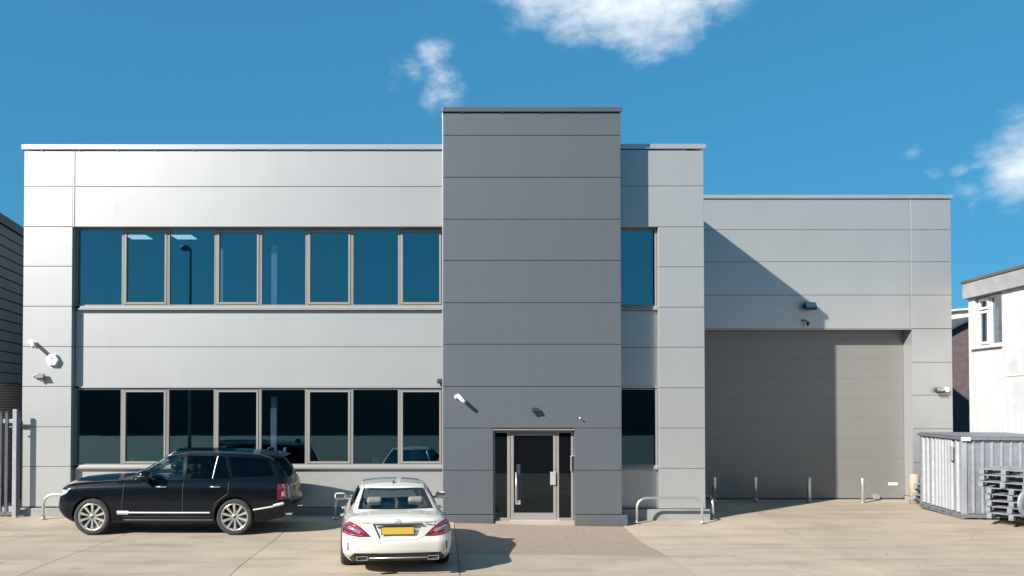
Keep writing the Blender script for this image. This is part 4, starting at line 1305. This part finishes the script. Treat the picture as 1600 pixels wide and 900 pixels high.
# ------------------------------------------------------------------ the black SUV
def make_suv():
    car = thing('parked_suv', 'glossy black large off-road estate car parked side on before the left windows', 'car')
    zb = lambda x: interp([(-2.5, .46), (-2.25, .36), (-1.85, .27), (-.9, .25), (1.1, .25), (2.05, .27), (2.3, .32), (2.5, .44)], x)
    zt = lambda x: interp([(-2.5, 1.08), (-2.3, 1.12), (-1.5, 1.14), (.6, 1.135), (1.1, 1.12), (1.7, 1.095), (2.1, 1.06), (2.3, 1.02), (2.42, .97), (2.5, .93)], x)
    def pf(f):
        dw = interp([(0, -.10), (.06, -.05), (.16, -.03), (.22, .0), (.5, .005), (.72, -.005), (.84, -.012), (.9, -.035), (.95, -.06), (1, -.11)], f)
        dr = interp([(0, .20), (.12, .08), (.22, .02), (.38, 0), (.48, .05), (.6, .07), (.85, .09), (1, .13)], f)
        df = interp([(0, -.18), (.12, -.06), (.3, 0), (.6, -.02), (.8, -.04), (.92, -.08), (1, -.15)], f)
        return (-2.5 + dr, 2.5 + df, .955 + dw, .985 + dw, .95 + dw, .10, .20, .20, .26)
    levels = [0, .06, .11, .16, .20, .24, .3, .38, .44, .5, .56, .62, .68, .74, .8, .85, .89, .92, .95, .975, 1]
    bm = shell(levels, pf, zb, zt, lambda x: interp([(-2.4, .02), (1.0, .03), (1.2, .08), (2.1, .075), (2.5, .03)], x))
    ar = .405
    bm = boolean_cyls(bm, [(1.63, .40, ar, -1.2, -.62), (1.63, .40, ar, .62, 1.2), (-1.29, .40, ar, -1.2, -.62), (-1.29, .40, ar, .62, 1.2)], ['black_paint_car', 'black_plastic'])
    bvh = BVHTree.FromBMesh(bm)
    for s in (1, -1):
        side = lambda f, s=s: f.calc_center_median().y * s > .3 and f.normal.y * s > .15 and f.material_index == 0
        hl = cut(bm, [(2.62, .76), (2.62, .93), (2.10, .935), (2.14, .87), (2.34, .78)], 'xz', side, .003, .01)
        finish(hl, 'headlight', 'clear_lens', car)
        tl = cut(bm, [(-2.17, .74), (-2.62, .74), (-2.62, 1.05), (-2.17, 1.05)], 'xz', side, .004, .01)
        tlo = finish(tl, 'tail_light', 'red_lens', car)
        mb = MB(); ribbon(bvh, [(-2.30, 0, .80), (-2.30, 0, .90)], (0, -s, 0), .10, .008, mb); ribbon(bvh, [(-2.30, 0, .97), (-2.30, 0, 1.03)], (0, -s, 0), .08, .008, mb); mb.build('lamp_core', 'lamp_pink', tlo)
        fd = cut(bm, [(1.02, .38), (.96, 1.3), (-.24, 1.3), (-.24, .38)], 'xz', side)
        finish(fd, 'door', ['black_paint_car', 'black_plastic'], car)
        rd = cut(bm, [(-.245, .38), (-.245, 1.3), (-1.17, 1.3), (-1.17, .86), (-.92, .68), (-.82, .38)], 'xz', side)
        finish(rd, 'door', ['black_paint_car', 'black_plastic'], car)
    rear = lambda f: f.normal.x < -.3 and f.material_index == 0
    for s in (1, -1):
        tl = cut(bm, sorted_poly(.70 * s, .99 * s, .74, 1.05), 'yz', rear, .004, .01)
        finish(tl, 'tail_light', 'red_lens', car)
    finish(cut(bm, [(-.6, .44), (.6, .44), (.6, .60), (-.6, .60)], 'yz', rear, -.004, .01), 'bumper_insert', 'black_plastic', car)
    front = lambda f: f.normal.x > .3 and f.material_index == 0
    finish(cut(bm, [(-.52, .74), (.52, .74), (.54, .90), (-.54, .90)], 'yz', front, -.006, .01), 'grille', 'grille_black', car)
    finish(cut(bm, [(-.62, .38), (.62, .38), (.66, .52), (-.66, .52)], 'yz', front, -.006, .01), 'air_intake', 'black_plastic', car)
    tg = cut(bm, [(-.695, .66), (.695, .66), (.695, 1.2), (-.695, 1.2)], 'yz', rear)
    finish(tg, 'tailgate', 'black_paint_car', car)
    body = finish(bm, 'body', ['black_paint_car', 'black_plastic'], car)
    # cabin
    gz0 = lambda x: zt(x) - .015
    gz1 = lambda x: interp([(-2.4, 1.575), (-2.0, 1.62), (-1.2, 1.665), (-.3, 1.685), (.1, 1.675), (.5, 1.64), (1.2, 1.63)], x)
    def gf(g):
        b = sin(pi * g) * .02
        return (lerp(-2.36, -2.10, g) - b * 1.5, lerp(1.12, .22, g) + b, lerp(.80, .60, g) + b, lerp(.885, .70, g) + b, lerp(.80, .60, g) + b, lerp(.10, .08, g), lerp(.16, .16, g), lerp(.22, .14, g), lerp(.18, .16, g))
    gb = shell([0, .1, .2, .3, .4, .5, .6, .7, .8, .88, .94, .98, 1], gf, gz0, gz1, lambda x: .065, bottom=False)
    bvg = BVHTree.FromBMesh(gb)
    for s in (1, -1):
        side = lambda f, s=s: f.normal.y * s > .3
        for poly, gl in (([(.86, 1.155), (.26, 1.60), (-.17, 1.625), (-.21, 1.155)], 'side_glass'),
                         ([(-.27, 1.155), (-.25, 1.625), (-.87, 1.615), (-.80, 1.155)], 'privacy_glass'),
                         ([(-.85, 1.155), (-.92, 1.61), (-1.05, 1.605), (-1.18, 1.155)], 'privacy_glass'),
                         ([(-1.23, 1.18), (-1.10, 1.60), (-1.92, 1.55), (-2.08, 1.20)], 'privacy_glass')):
            finish(cut(gb, poly, 'xz', side, -.004, .01), 'side_window', gl, car)
    fr = lambda f: f.normal.x > .25
    finish(cut(gb, [(-.74, 1.15), (.74, 1.15), (.60, 1.655), (-.60, 1.655)], 'yz', fr, -.003, .01), 'windscreen', 'car_glass', car)
    re = lambda f: f.normal.x < -.25
    finish(cut(gb, [(-.72, 1.17), (.72, 1.17), (.60, 1.575), (-.60, 1.575)], 'yz', re, -.003, .01), 'rear_window', 'privacy_glass', car)
    finish(cut(gb, [(-1.15, -.47), (.05, -.47), (.05, .47), (-1.15, .47)], 'xy', lambda f: f.normal.z > .8, -.003, .01), 'sunroof', 'privacy_glass', car)
    gl = finish(gb, 'roof', 'black_paint_car', car)
    # sunroof glass, rails
    for s in (1, -1):
        mb = MB(); ribbon(bvg, [(x, .62 * s, 0) for x in (.25, -.5, -1.3, -2.05)], (0, 0, -1), .018, .006, mb); mb.build('roof_seam', 'black_plastic', car)
    # spoiler
    MB().prism([(-1.98, 1.628), (-2.12, 1.612), (-2.19, 1.585), (-2.16, 1.565), (-2.0, 1.56)], -.56, .56, 'y').build('spoiler', 'black_paint_car', car)
    MB().box(-2.196, -2.18, -.16, .16, 1.578, 1.590).build('brake_light', 'red_lens', car)
    # trims along the near and far side
    for s in (1, -1):
        d = (0, -s, 0)
        mb = MB()
        ribbon(bvh, [(.86, 0, .475), (-.80, 0, .475)], d, .032, .008, mb); mb.build('side_trim', 'silver_trim', car)
        mb = MB(); ribbon(bvh, [(1.10, 0, .475), (.865, 0, .472)], d, .075, .010, mb); mb.build('vent_trim', 'silver_trim', car)
        mb = MB(); ribbon(bvh, [(-1.68, 0, .53), (-2.10, 0, .60)], d, .032, .010, mb); ribbon(bvh, [(-2.10, 0, .615), (-2.30, 0, .665)], d, .055, .010, mb); mb.build('bumper_trim', 'silver_trim', car)
        mb = MB(); ribbon(bvh, [(.98, 0, .31), (-.86, 0, .31)], d, .05, .012, mb); mb.build('sill_trim', 'black_plastic', car)
        mb = MB()
        for line in ([(1.02, 0, .40), (.97, 0, 1.1)], [(-.242, 0, .38), (-.242, 0, 1.12)], [(-.82, 0, .40), (-.92, 0, .68), (-1.17, 0, .87), (-1.17, 0, 1.1)], [(1.0, 0, .385), (-.80, 0, .385)]):
            ribbon(bvh, line, d, .010, .0015, mb)
        mb.build('door_seam', 'gasket', car)
        mb = MB()
        for line in ([(1.12, 0, 1.075), (1.9, 0, 1.02), (2.3, 0, .96)], [(1.02, 0, 1.0), (1.9, 0, .98)]):
            ribbon(bvh, line, d, .008, .0012, mb)
        mb.build('bonnet_seam', 'gasket', car)
        for xh in (.20, -.90):
            yy = s * .992
            MB().tube([(xh + .11, yy - s * .03, 1.0), (xh + .09, yy + s * .012, 1.005), (xh, yy + s * .02, 1.007), (xh - .10, yy + s * .012, 1.005), (xh - .12, yy - s * .03, 1.0)], [.012, .018, .019, .017, .010], 10).build('door_handle', 'chrome', car)
        # window frame brightwork at rear door
        mb = MB(); ribbon(bvg, [(-.825, 0, 1.16), (-.895, 0, 1.61)], d, .012, .006, mb); mb.build('pillar_trim', 'silver_trim', car)
        # mirror
        mr_ = MB().sphere((.49, s * 1.10, 1.25), 1, (.17, .155, .115), 24, 16)
        mr_.tube([(.46, s * .88, 1.14), (.46, s * 1.02, 1.19)], .035, 10)
        mo = mr_.build('wing_mirror', 'black_paint_car', car)
        MB().sphere((.40, s * 1.10, 1.25), 1, (.085, .115, .080), 20, 12).build('mirror_glass', 'dark_trim', mo)
        MB().box(.46, .60, s * 1.10, s * 1.252, 1.235, 1.25, .003).build('indicator', 'clear_lens', mo)
        # lamp inner detail
    # rear details
    mb = MB(); ribbon(bvh, [(0, y, 1.0) for y in (-.62, 0, .62)], (1, 0, 0), .022, .008, mb); mb.build('tailgate_trim', 'silver_trim', car)
    hp = bvh.ray_cast(Vector((-4, 0, .915)), Vector((1, 0, 0)))[0].x
    MB().box(hp - .012, hp + .02, -.26, .26, .86, .97, .004).build('number_plate', 'plate_yellow', car)
    for s in (1, -1):
        MB().box(-2.44, -2.30, s * .60, s * .76, .40, .45, .015).build('exhaust', 'chrome', car)
    # front details (seen from other sides)
    mb = MB()
    for k in range(4): ribbon(bvh, [(0, -.50, .757 + k * .04), (0, 0, .757 + k * .04), (0, .50, .757 + k * .04)], (-1, 0, 0), .014, .004, mb)
    mb.build('grille_bars', 'silver_trim', car)
    MB().box(2.49, 2.51, -.26, .26, .55, .66, .003).build('number_plate', 'white_plastic', car)
    MB().sphere((-1.85, 0, 1.72), .05, (1.6, .3, .8)).build('antenna', 'black_paint_car', car)
    # cabin inside
    MB().box(-2.2, 1.2, -.78, .78, .45, .55).build('cabin_floor', 'cabin_dark', car)
    MB().box(.75, 1.2, -.78, .78, .55, 1.16, .08).build('dashboard', 'cabin_dark', car)
    cloth_seat(car, .12, .38, .56, 'seat_leather', .60); cloth_seat(car, .12, -.38, .56, 'seat_leather', .60)
    cloth_seat(car, -.85, .38, .58, 'seat_leather', .58); cloth_seat(car, -.85, -.38, .58, 'seat_leather', .58)
    MB().tube([(.55 + .18 * sin(2 * pi * k / 20) * .35, .38 + .18 * cos(2 * pi * k / 20), 1.08 + .18 * sin(2 * pi * k / 20)) for k in range(21)], .015, 8).build('steering_wheel', 'cabin_dark', car)
    MB().box(.0, .0 + .09, -.12, .12, 1.48, 1.54, .02).build('rear_view_mirror', 'cabin_dark', car)
    for (x, y) in ((1.63, .80), (1.63, -.80), (-1.29, .80), (-1.29, -.80)):
        make_wheel(car, x, y, .378, .275, .272, 10, 1 if y > 0 else -1, 'single')
    return car

def sorted_poly(a, b, z0, z1):
    a, b = min(a, b), max(a, b); return [(a, z0), (b, z0), (b, z1), (a, z1)]

suv = make_suv()
suv.location = (-5.91, 18.56, -.078)
suv.scale = (1.068, 1.0, 1.068)      # long wheelbase body
suv.rotation_euler = (0, 0, R(180.0))

# ------------------------------------------------------------------ the white saloon
def make_saloon():
    car = thing('parked_saloon', 'white four door coupe saloon parked nose in, seen from behind', 'car')
    zb = lambda x: interp([(-2.48, .31), (-2.3, .24), (-1.9, .19), (1.9, .17), (2.3, .19), (2.48, .28)], x)
    zt = lambda x: interp([(-2.48, .90), (-2.38, .925), (-2.15, .945), (-1.6, .955), (-.9, .935), (-.2, .91), (1.0, .88), (1.5, .85), (2.0, .76), (2.3, .66), (2.48, .56)], x)
    def pf(f):
        dw = interp([(0, -.13), (.05, -.08), (.12, -.045), (.2, -.015), (.35, .0), (.6, .0), (.72, -.012), (.82, -.035), (.89, -.065), (.94, -.10), (.97, -.135), (1, -.18)], f)
        dr = interp([(0, .20), (.08, .12), (.14, .05), (.2, .02), (.42, 0), (.5, .015), (.56, .05), (.62, .062), (.8, .085), (.9, .088), (.95, .075), (.98, .085), (1, .12)], f)
        df = interp([(0, -.18), (.1, -.06), (.35, 0), (.6, -.03), (.85, -.10), (1, -.30)], f)
        hz = interp([(0, 0), (.5, .0), (.8, .012), (1, .0)], f)
        return (-2.48 + dr, 2.48 + df, .900 + dw + hz, .935 + dw, .90 + dw, .12, .30, .22, .34)
    levels = [0, .04, .08, .12, .16, .2, .26, .32, .38, .44, .5, .54, .58, .62, .68, .74, .8, .85, .89, .92, .945, .965, .985, 1]
    bm = shell(levels, pf, zb, zt, lambda x: interp([(-2.36, .02), (-2.2, .035), (-1.7, .05), (1.2, .05), (1.4, .09), (2.1, .08), (2.48, .03)], x), M=18)
    ar = .355
    bm = boolean_cyls(bm, [(1.585, .335, ar, -1.2, -.60), (1.585, .335, ar, .60, 1.2), (-1.29, .335, ar, -1.2, -.60), (-1.29, .335, ar, .60, 1.2)], ['white_paint_car', 'black_plastic'])
    bvh = BVHTree.FromBMesh(bm)
    rear = lambda f: f.normal.x < -.12 and f.material_index == 0 and f.calc_center_median().x < -1.9
    zl = 0.0
    for s in (1, -1):
        P = [(.835 * s, .895), (.745 * s, .878), (.66 * s, .845), (.56 * s, .775), (.425 * s, .655), (.60 * s, .648), (.78 * s, .672), (.90 * s, .70), (.90 * s, .80)]
        if s < 0: P = P[::-1]
        tl = cut(bm, P, 'yz', rear, .002, .012)
        tlo = finish(tl, 'tail_light', 'red_lens', car)
        # inner clear strip
        mb = MB(); ribbon(bvh, [(0, .80 * s, .80), (0, .70 * s, .765), (0, .60 * s, .72)], (1, 0, 0), .055, .007, mb)
        mb.build('reversing_lamp', 'lamp_inner', tlo)
        mb = MB(); ribbon(bvh, [(0, .84 * s, .86), (0, .76 * s, .85), (0, .66 * s, .805), (0, .54 * s, .715)], (1, 0, 0), .014, .008, mb)
        ribbon(bvh, [(0, .86 * s, .72), (0, .74 * s, .69), (0, .56 * s, .672)], (1, 0, 0), .014, .008, mb)
        mb.build('light_guide', 'red_bright', tlo)
    rec = cut(bm, [(-.41, .862), (-.30, .628), (.30, .628), (.41, .862)], 'yz', rear, 0, .01, Vector((.045, 0, 0)))
    finish(rec, 'plate_recess', 'white_paint_car', car, recalc=True)
    dif = cut(bm, [(-.70, .12), (-.78, .30), (-.70, .395), (.70, .395), (.78, .30), (.70, .12)], 'yz', rear, 0, .01, Vector((.02, 0, 0)))
    finish(dif, 'rear_diffuser', 'black_plastic', car, recalc=True)
    lid = cut(bm, [(-.66, .645), (-.58, .99), (.58, .99), (.66, .645)], 'yz', lambda f: f.normal.x < -.12 and f.material_index == 0 and f.calc_center_median().x < -2.0)
    finish(lid, 'boot_lid', 'white_paint_car', car)
    for s in (1, -1):
        side = lambda f, s=s: f.calc_center_median().y * s > .3 and f.normal.y * s > .15 and f.material_index == 0
        finish(cut(bm, [(2.6, .50), (2.6, .68), (1.95, .76), (2.0, .66), (2.2, .56)], 'xz', side, .003, .01), 'headlight', 'clear_lens', car)
        finish(cut(bm, [(1.10, .30), (1.0, 1.0), (-.12, 1.0), (-.12, .30)], 'xz', side), 'door', ['white_paint_car', 'black_plastic'], car)
        finish(cut(bm, [(-.125, .30), (-.125, 1.0), (-1.2, 1.0), (-1.05, .74), (-.9, .60), (-.85, .30)], 'xz', side), 'door', ['white_paint_car', 'black_plastic'], car)
    finish(bm, 'body', ['white_paint_car', 'black_plastic'], car)
    # cabin
    gz0 = lambda x: zt(x) - .01
    gz1 = lambda x: interp([(-1.3, 1.20), (-1.0, 1.245), (-.6, 1.295), (-.2, 1.32), (.2, 1.315), (.5, 1.285), (.8, 1.25)], x)
    def gf(g):
        b = sin(pi * g)
        return (lerp(-1.92, -.98, g) - b * .05, lerp(1.40, .50, g) + b * .04, lerp(.735, .56, g) + b * .035, lerp(.80, .585, g) + b * .035, lerp(.74, .55, g) + b * .03,
                .14, lerp(.20, .14, g), .20, .16)
    gb = shell([0, .08, .16, .24, .32, .4, .48, .56, .64, .72, .8, .87, .93, .97, 1], gf, gz0, gz1, lambda x: .045, M=18, bottom=False)
    bvg = BVHTree.FromBMesh(gb)
    re = lambda f: f.normal.x < -.12 and f.calc_center_median().x < -.8
    rw = [(-.645, 1.0), (.645, 1.0), (.635, 1.03), (.545, 1.262), (.40, 1.272), (-.40, 1.272), (-.545, 1.262), (-.635, 1.03)]
    finish(cut(gb, rw, 'yz', re, -.003, .012), 'rear_window', 'car_glass', car)
    fr = lambda f: f.normal.x > .15
    finish(cut(gb, [(-.68, .93), (.68, .93), (.52, 1.29), (-.52, 1.29)], 'yz', fr, -.003, .01), 'windscreen', 'car_glass', car)
    for s in (1, -1):
        side = lambda f, s=s: f.normal.y * s > .3
        for poly in ([(1.02, .925), (.42, 1.245), (-.06, 1.275), (-.10, .945)], [(-.15, .947), (-.12, 1.275), (-.75, 1.235), (-1.18, 1.06), (-1.15, .975)]):
            finish(cut(gb, poly, 'xz', side, -.004, .01), 'side_window', 'privacy_glass', car)
        mb = MB(); ribbon(bvg, [(1.05, 0, .92), (.44, 0, 1.255), (-.06, 0, 1.287), (-.76, 0, 1.247), (-1.21, 0, 1.06)], (0, -s, 0), .014, .004, mb)
        mb.build('window_trim', 'silver_trim', car)
        mb = MB(); ribbon(bvg, [(x, .545 * s, 0) for x in (.40, -.2, -.9)], (0, 0, -1), .012, .004, mb)
        mb.build('roof_seam', 'grey_plastic', car)
    finish(gb, 'roof', 'white_paint_car', car)
    # seams
    X = (1, 0, 0)
    mb = MB()
    ribbon(bvh, [(0, .60, .955), (0, .615, .89), (0, .60, .80)], X, .004, .001, mb); ribbon(bvh, [(0, -.60, .955), (0, -.615, .89), (0, -.60, .80)], X, .004, .001, mb)
    ribbon(bvh, [(0, .425, .648), (0, .30, .605), (0, -.30, .605), (0, -.425, .648)], X, .005, .001, mb)
    for s in (1, -1):
        ribbon(bvh, [(0, .44 * s, .868), (0, .60 * s, .868)], X, .006, .001, mb)
    mb.build('boot_seam', 'gasket', car)
    for s in (1, -1):
        mb = MB()
        for line in ([(1.10, 0, .32), (1.02, 0, .84)], [(-.122, 0, .30), (-.122, 0, .90)], [(-.87, 0, .32), (-.92, 0, .6), (-1.08, 0, .74), (-1.2, 0, .92)], [(-1.68, 0, .62), (-2.1, 0, .66)]):
            ribbon(bvh, line, (0, -s, 0), .009, .0015, mb)
        mb.build('door_seam', 'gasket', car)
        MB().tube([(.15, s * .90, .80), (.13, s * .945, .805), (-.02, s * .945, .805), (-.05, s * .90, .80)], .013, 8).build('door_handle', 'chrome', car)
        MB().tube([(-.95, s * .90, .82), (-.97, s * .945, .825), (-1.1, s * .945, .825), (-1.13, s * .90, .82)], .013, 8).build('door_handle', 'chrome', car)
        mb = MB(); ribbon(bvh, [(0, .80 * s, .57), (0, .80 * s, .435)], X, .024, .003, mb); mb.build('bumper_vent', 'black_plastic', car)
        mb = MB(); ribbon(bvh, [(0, .68 * s, .40), (0, .80 * s, .47), (0, .87 * s, .60)], X, .003, .0006, mb); mb.build('bumper_crease', 'grey_plastic', car)
        # exhaust finisher
        ex = MB()
        for (a, b, c, d) in ((.48, .66, .345, .355), (.48, .66, .285, .295), (.48, .49, .2955, .3445), (.65, .66, .2955, .3445)):
            ex.box(-2.455, -2.36, s * a, s * b, c, d, .002)
        ex.build('exhaust', 'chrome', car)
        MB().box(-2.42, -2.40, s * .485, s * .655, .29, .35).build('exhaust_core', 'gasket', car)
        # mirrors
        m_ = MB().box(-.09, .10, -.105, .105, -.065, .065, .045, Matrix.Translation((.62, s * 1.00, .955)))
        m_.tube([(.62, s * .80, .90), (.62, s * .93, .92)], .025, 8)
        mo = m_.build('wing_mirror', 'white_paint_car', car)
        MB().box(.518, .527, s * .915, s * 1.085, .905, 1.005, .003).build('mirror_glass', 'mirror_glass', mo)
    mb = MB(); mb.tube([(-2.452, -.46, .325), (-2.468, 0, .325), (-2.452, .46, .325)], .010, 8); mb.build('diffuser_trim', 'silver_trim', car)
    # handle bar over the plate, plate and camera
    MB().box(-2.41, -2.375, -.40, .40, .838, .858, .006).build('boot_handle', 'dark_trim', car)
    pl = MB().box(-2.412, -2.404, -.26, .26, .690, .801, .002).build('number_plate', 'plate_yellow', car)
    MB().box(-2.402, -2.396, -.272, .272, .680, .811, .002).build('plate_holder', 'black_plastic', car)
    # star in a ring on the boot
    h = bvh.ray_cast(Vector((-4, 0, .893)), Vector((1, 0, 0)))
    bx_ = h[0].x - .008
    em = MB(); em.tube([(bx_, .040 * cos(2 * pi * k / 24), .893 + .040 * sin(2 * pi * k / 24)) for k in range(25)], .0035, 6, False)
    for k in range(3):
        a = pi / 2 + 2 * pi * k / 3
        tip = (bx_, .039 * cos(a), .893 + .039 * sin(a))
        l_, r_ = [(bx_, .008 * cos(a + q), .893 + .008 * sin(a + q)) for q in (pi / 3, -pi / 3)]
        em.poly([tip, l_, (bx_ - .006, 0, .893)]); em.poly([tip, (bx_ - .006, 0, .893), r_])
    em.build('star_emblem', 'chrome', car)
    # small model lettering, too fine to read
    MB().box(bx_ - .0, bx_ + .012, -.575, -.50, .882, .893).box(bx_, bx_ + .012, -.485, -.40, .882, .893).build('badge', 'silver_trim', car)
    MB().sphere((-.62, 0, 1.345), .055, (1.4, .28, .7)).build('antenna', 'black_plastic', car)
    # inside
    MB().box(-1.9, 1.3, -.68, .68, .30, .42).build('cabin_floor', 'cabin_dark', car)
    MB().box(-1.95, -1.35, -.66, .66, .88, .935, .01).build('parcel_shelf', 'seat_leather', car)
    MB().box(.85, 1.35, -.68, .68, .42, .93, .06).build('dashboard', 'cabin_dark', car)
    for y in (.36, -.36):
        cloth_seat(car, .05, y, .40, 'seat_leather', .56); cloth_seat(car, -.95, y, .40, 'seat_leather', .50)
    MB().box(-1.60, -1.50, -.48, -.34, .936, .94).build('paper_slip', 'interior_white', car)
    for (x, y) in ((1.585, .80), (1.585, -.80), (-1.29, .80), (-1.29, -.80)):
        make_wheel(car, x, y, .332, .255, .235, 5, 1 if y > 0 else -1, 'double')
    return car
saloon = make_saloon()
saloon.location = (-.95, 15.42, .045)
saloon.rotation_euler = (0, 0, R(90 + 5.8))
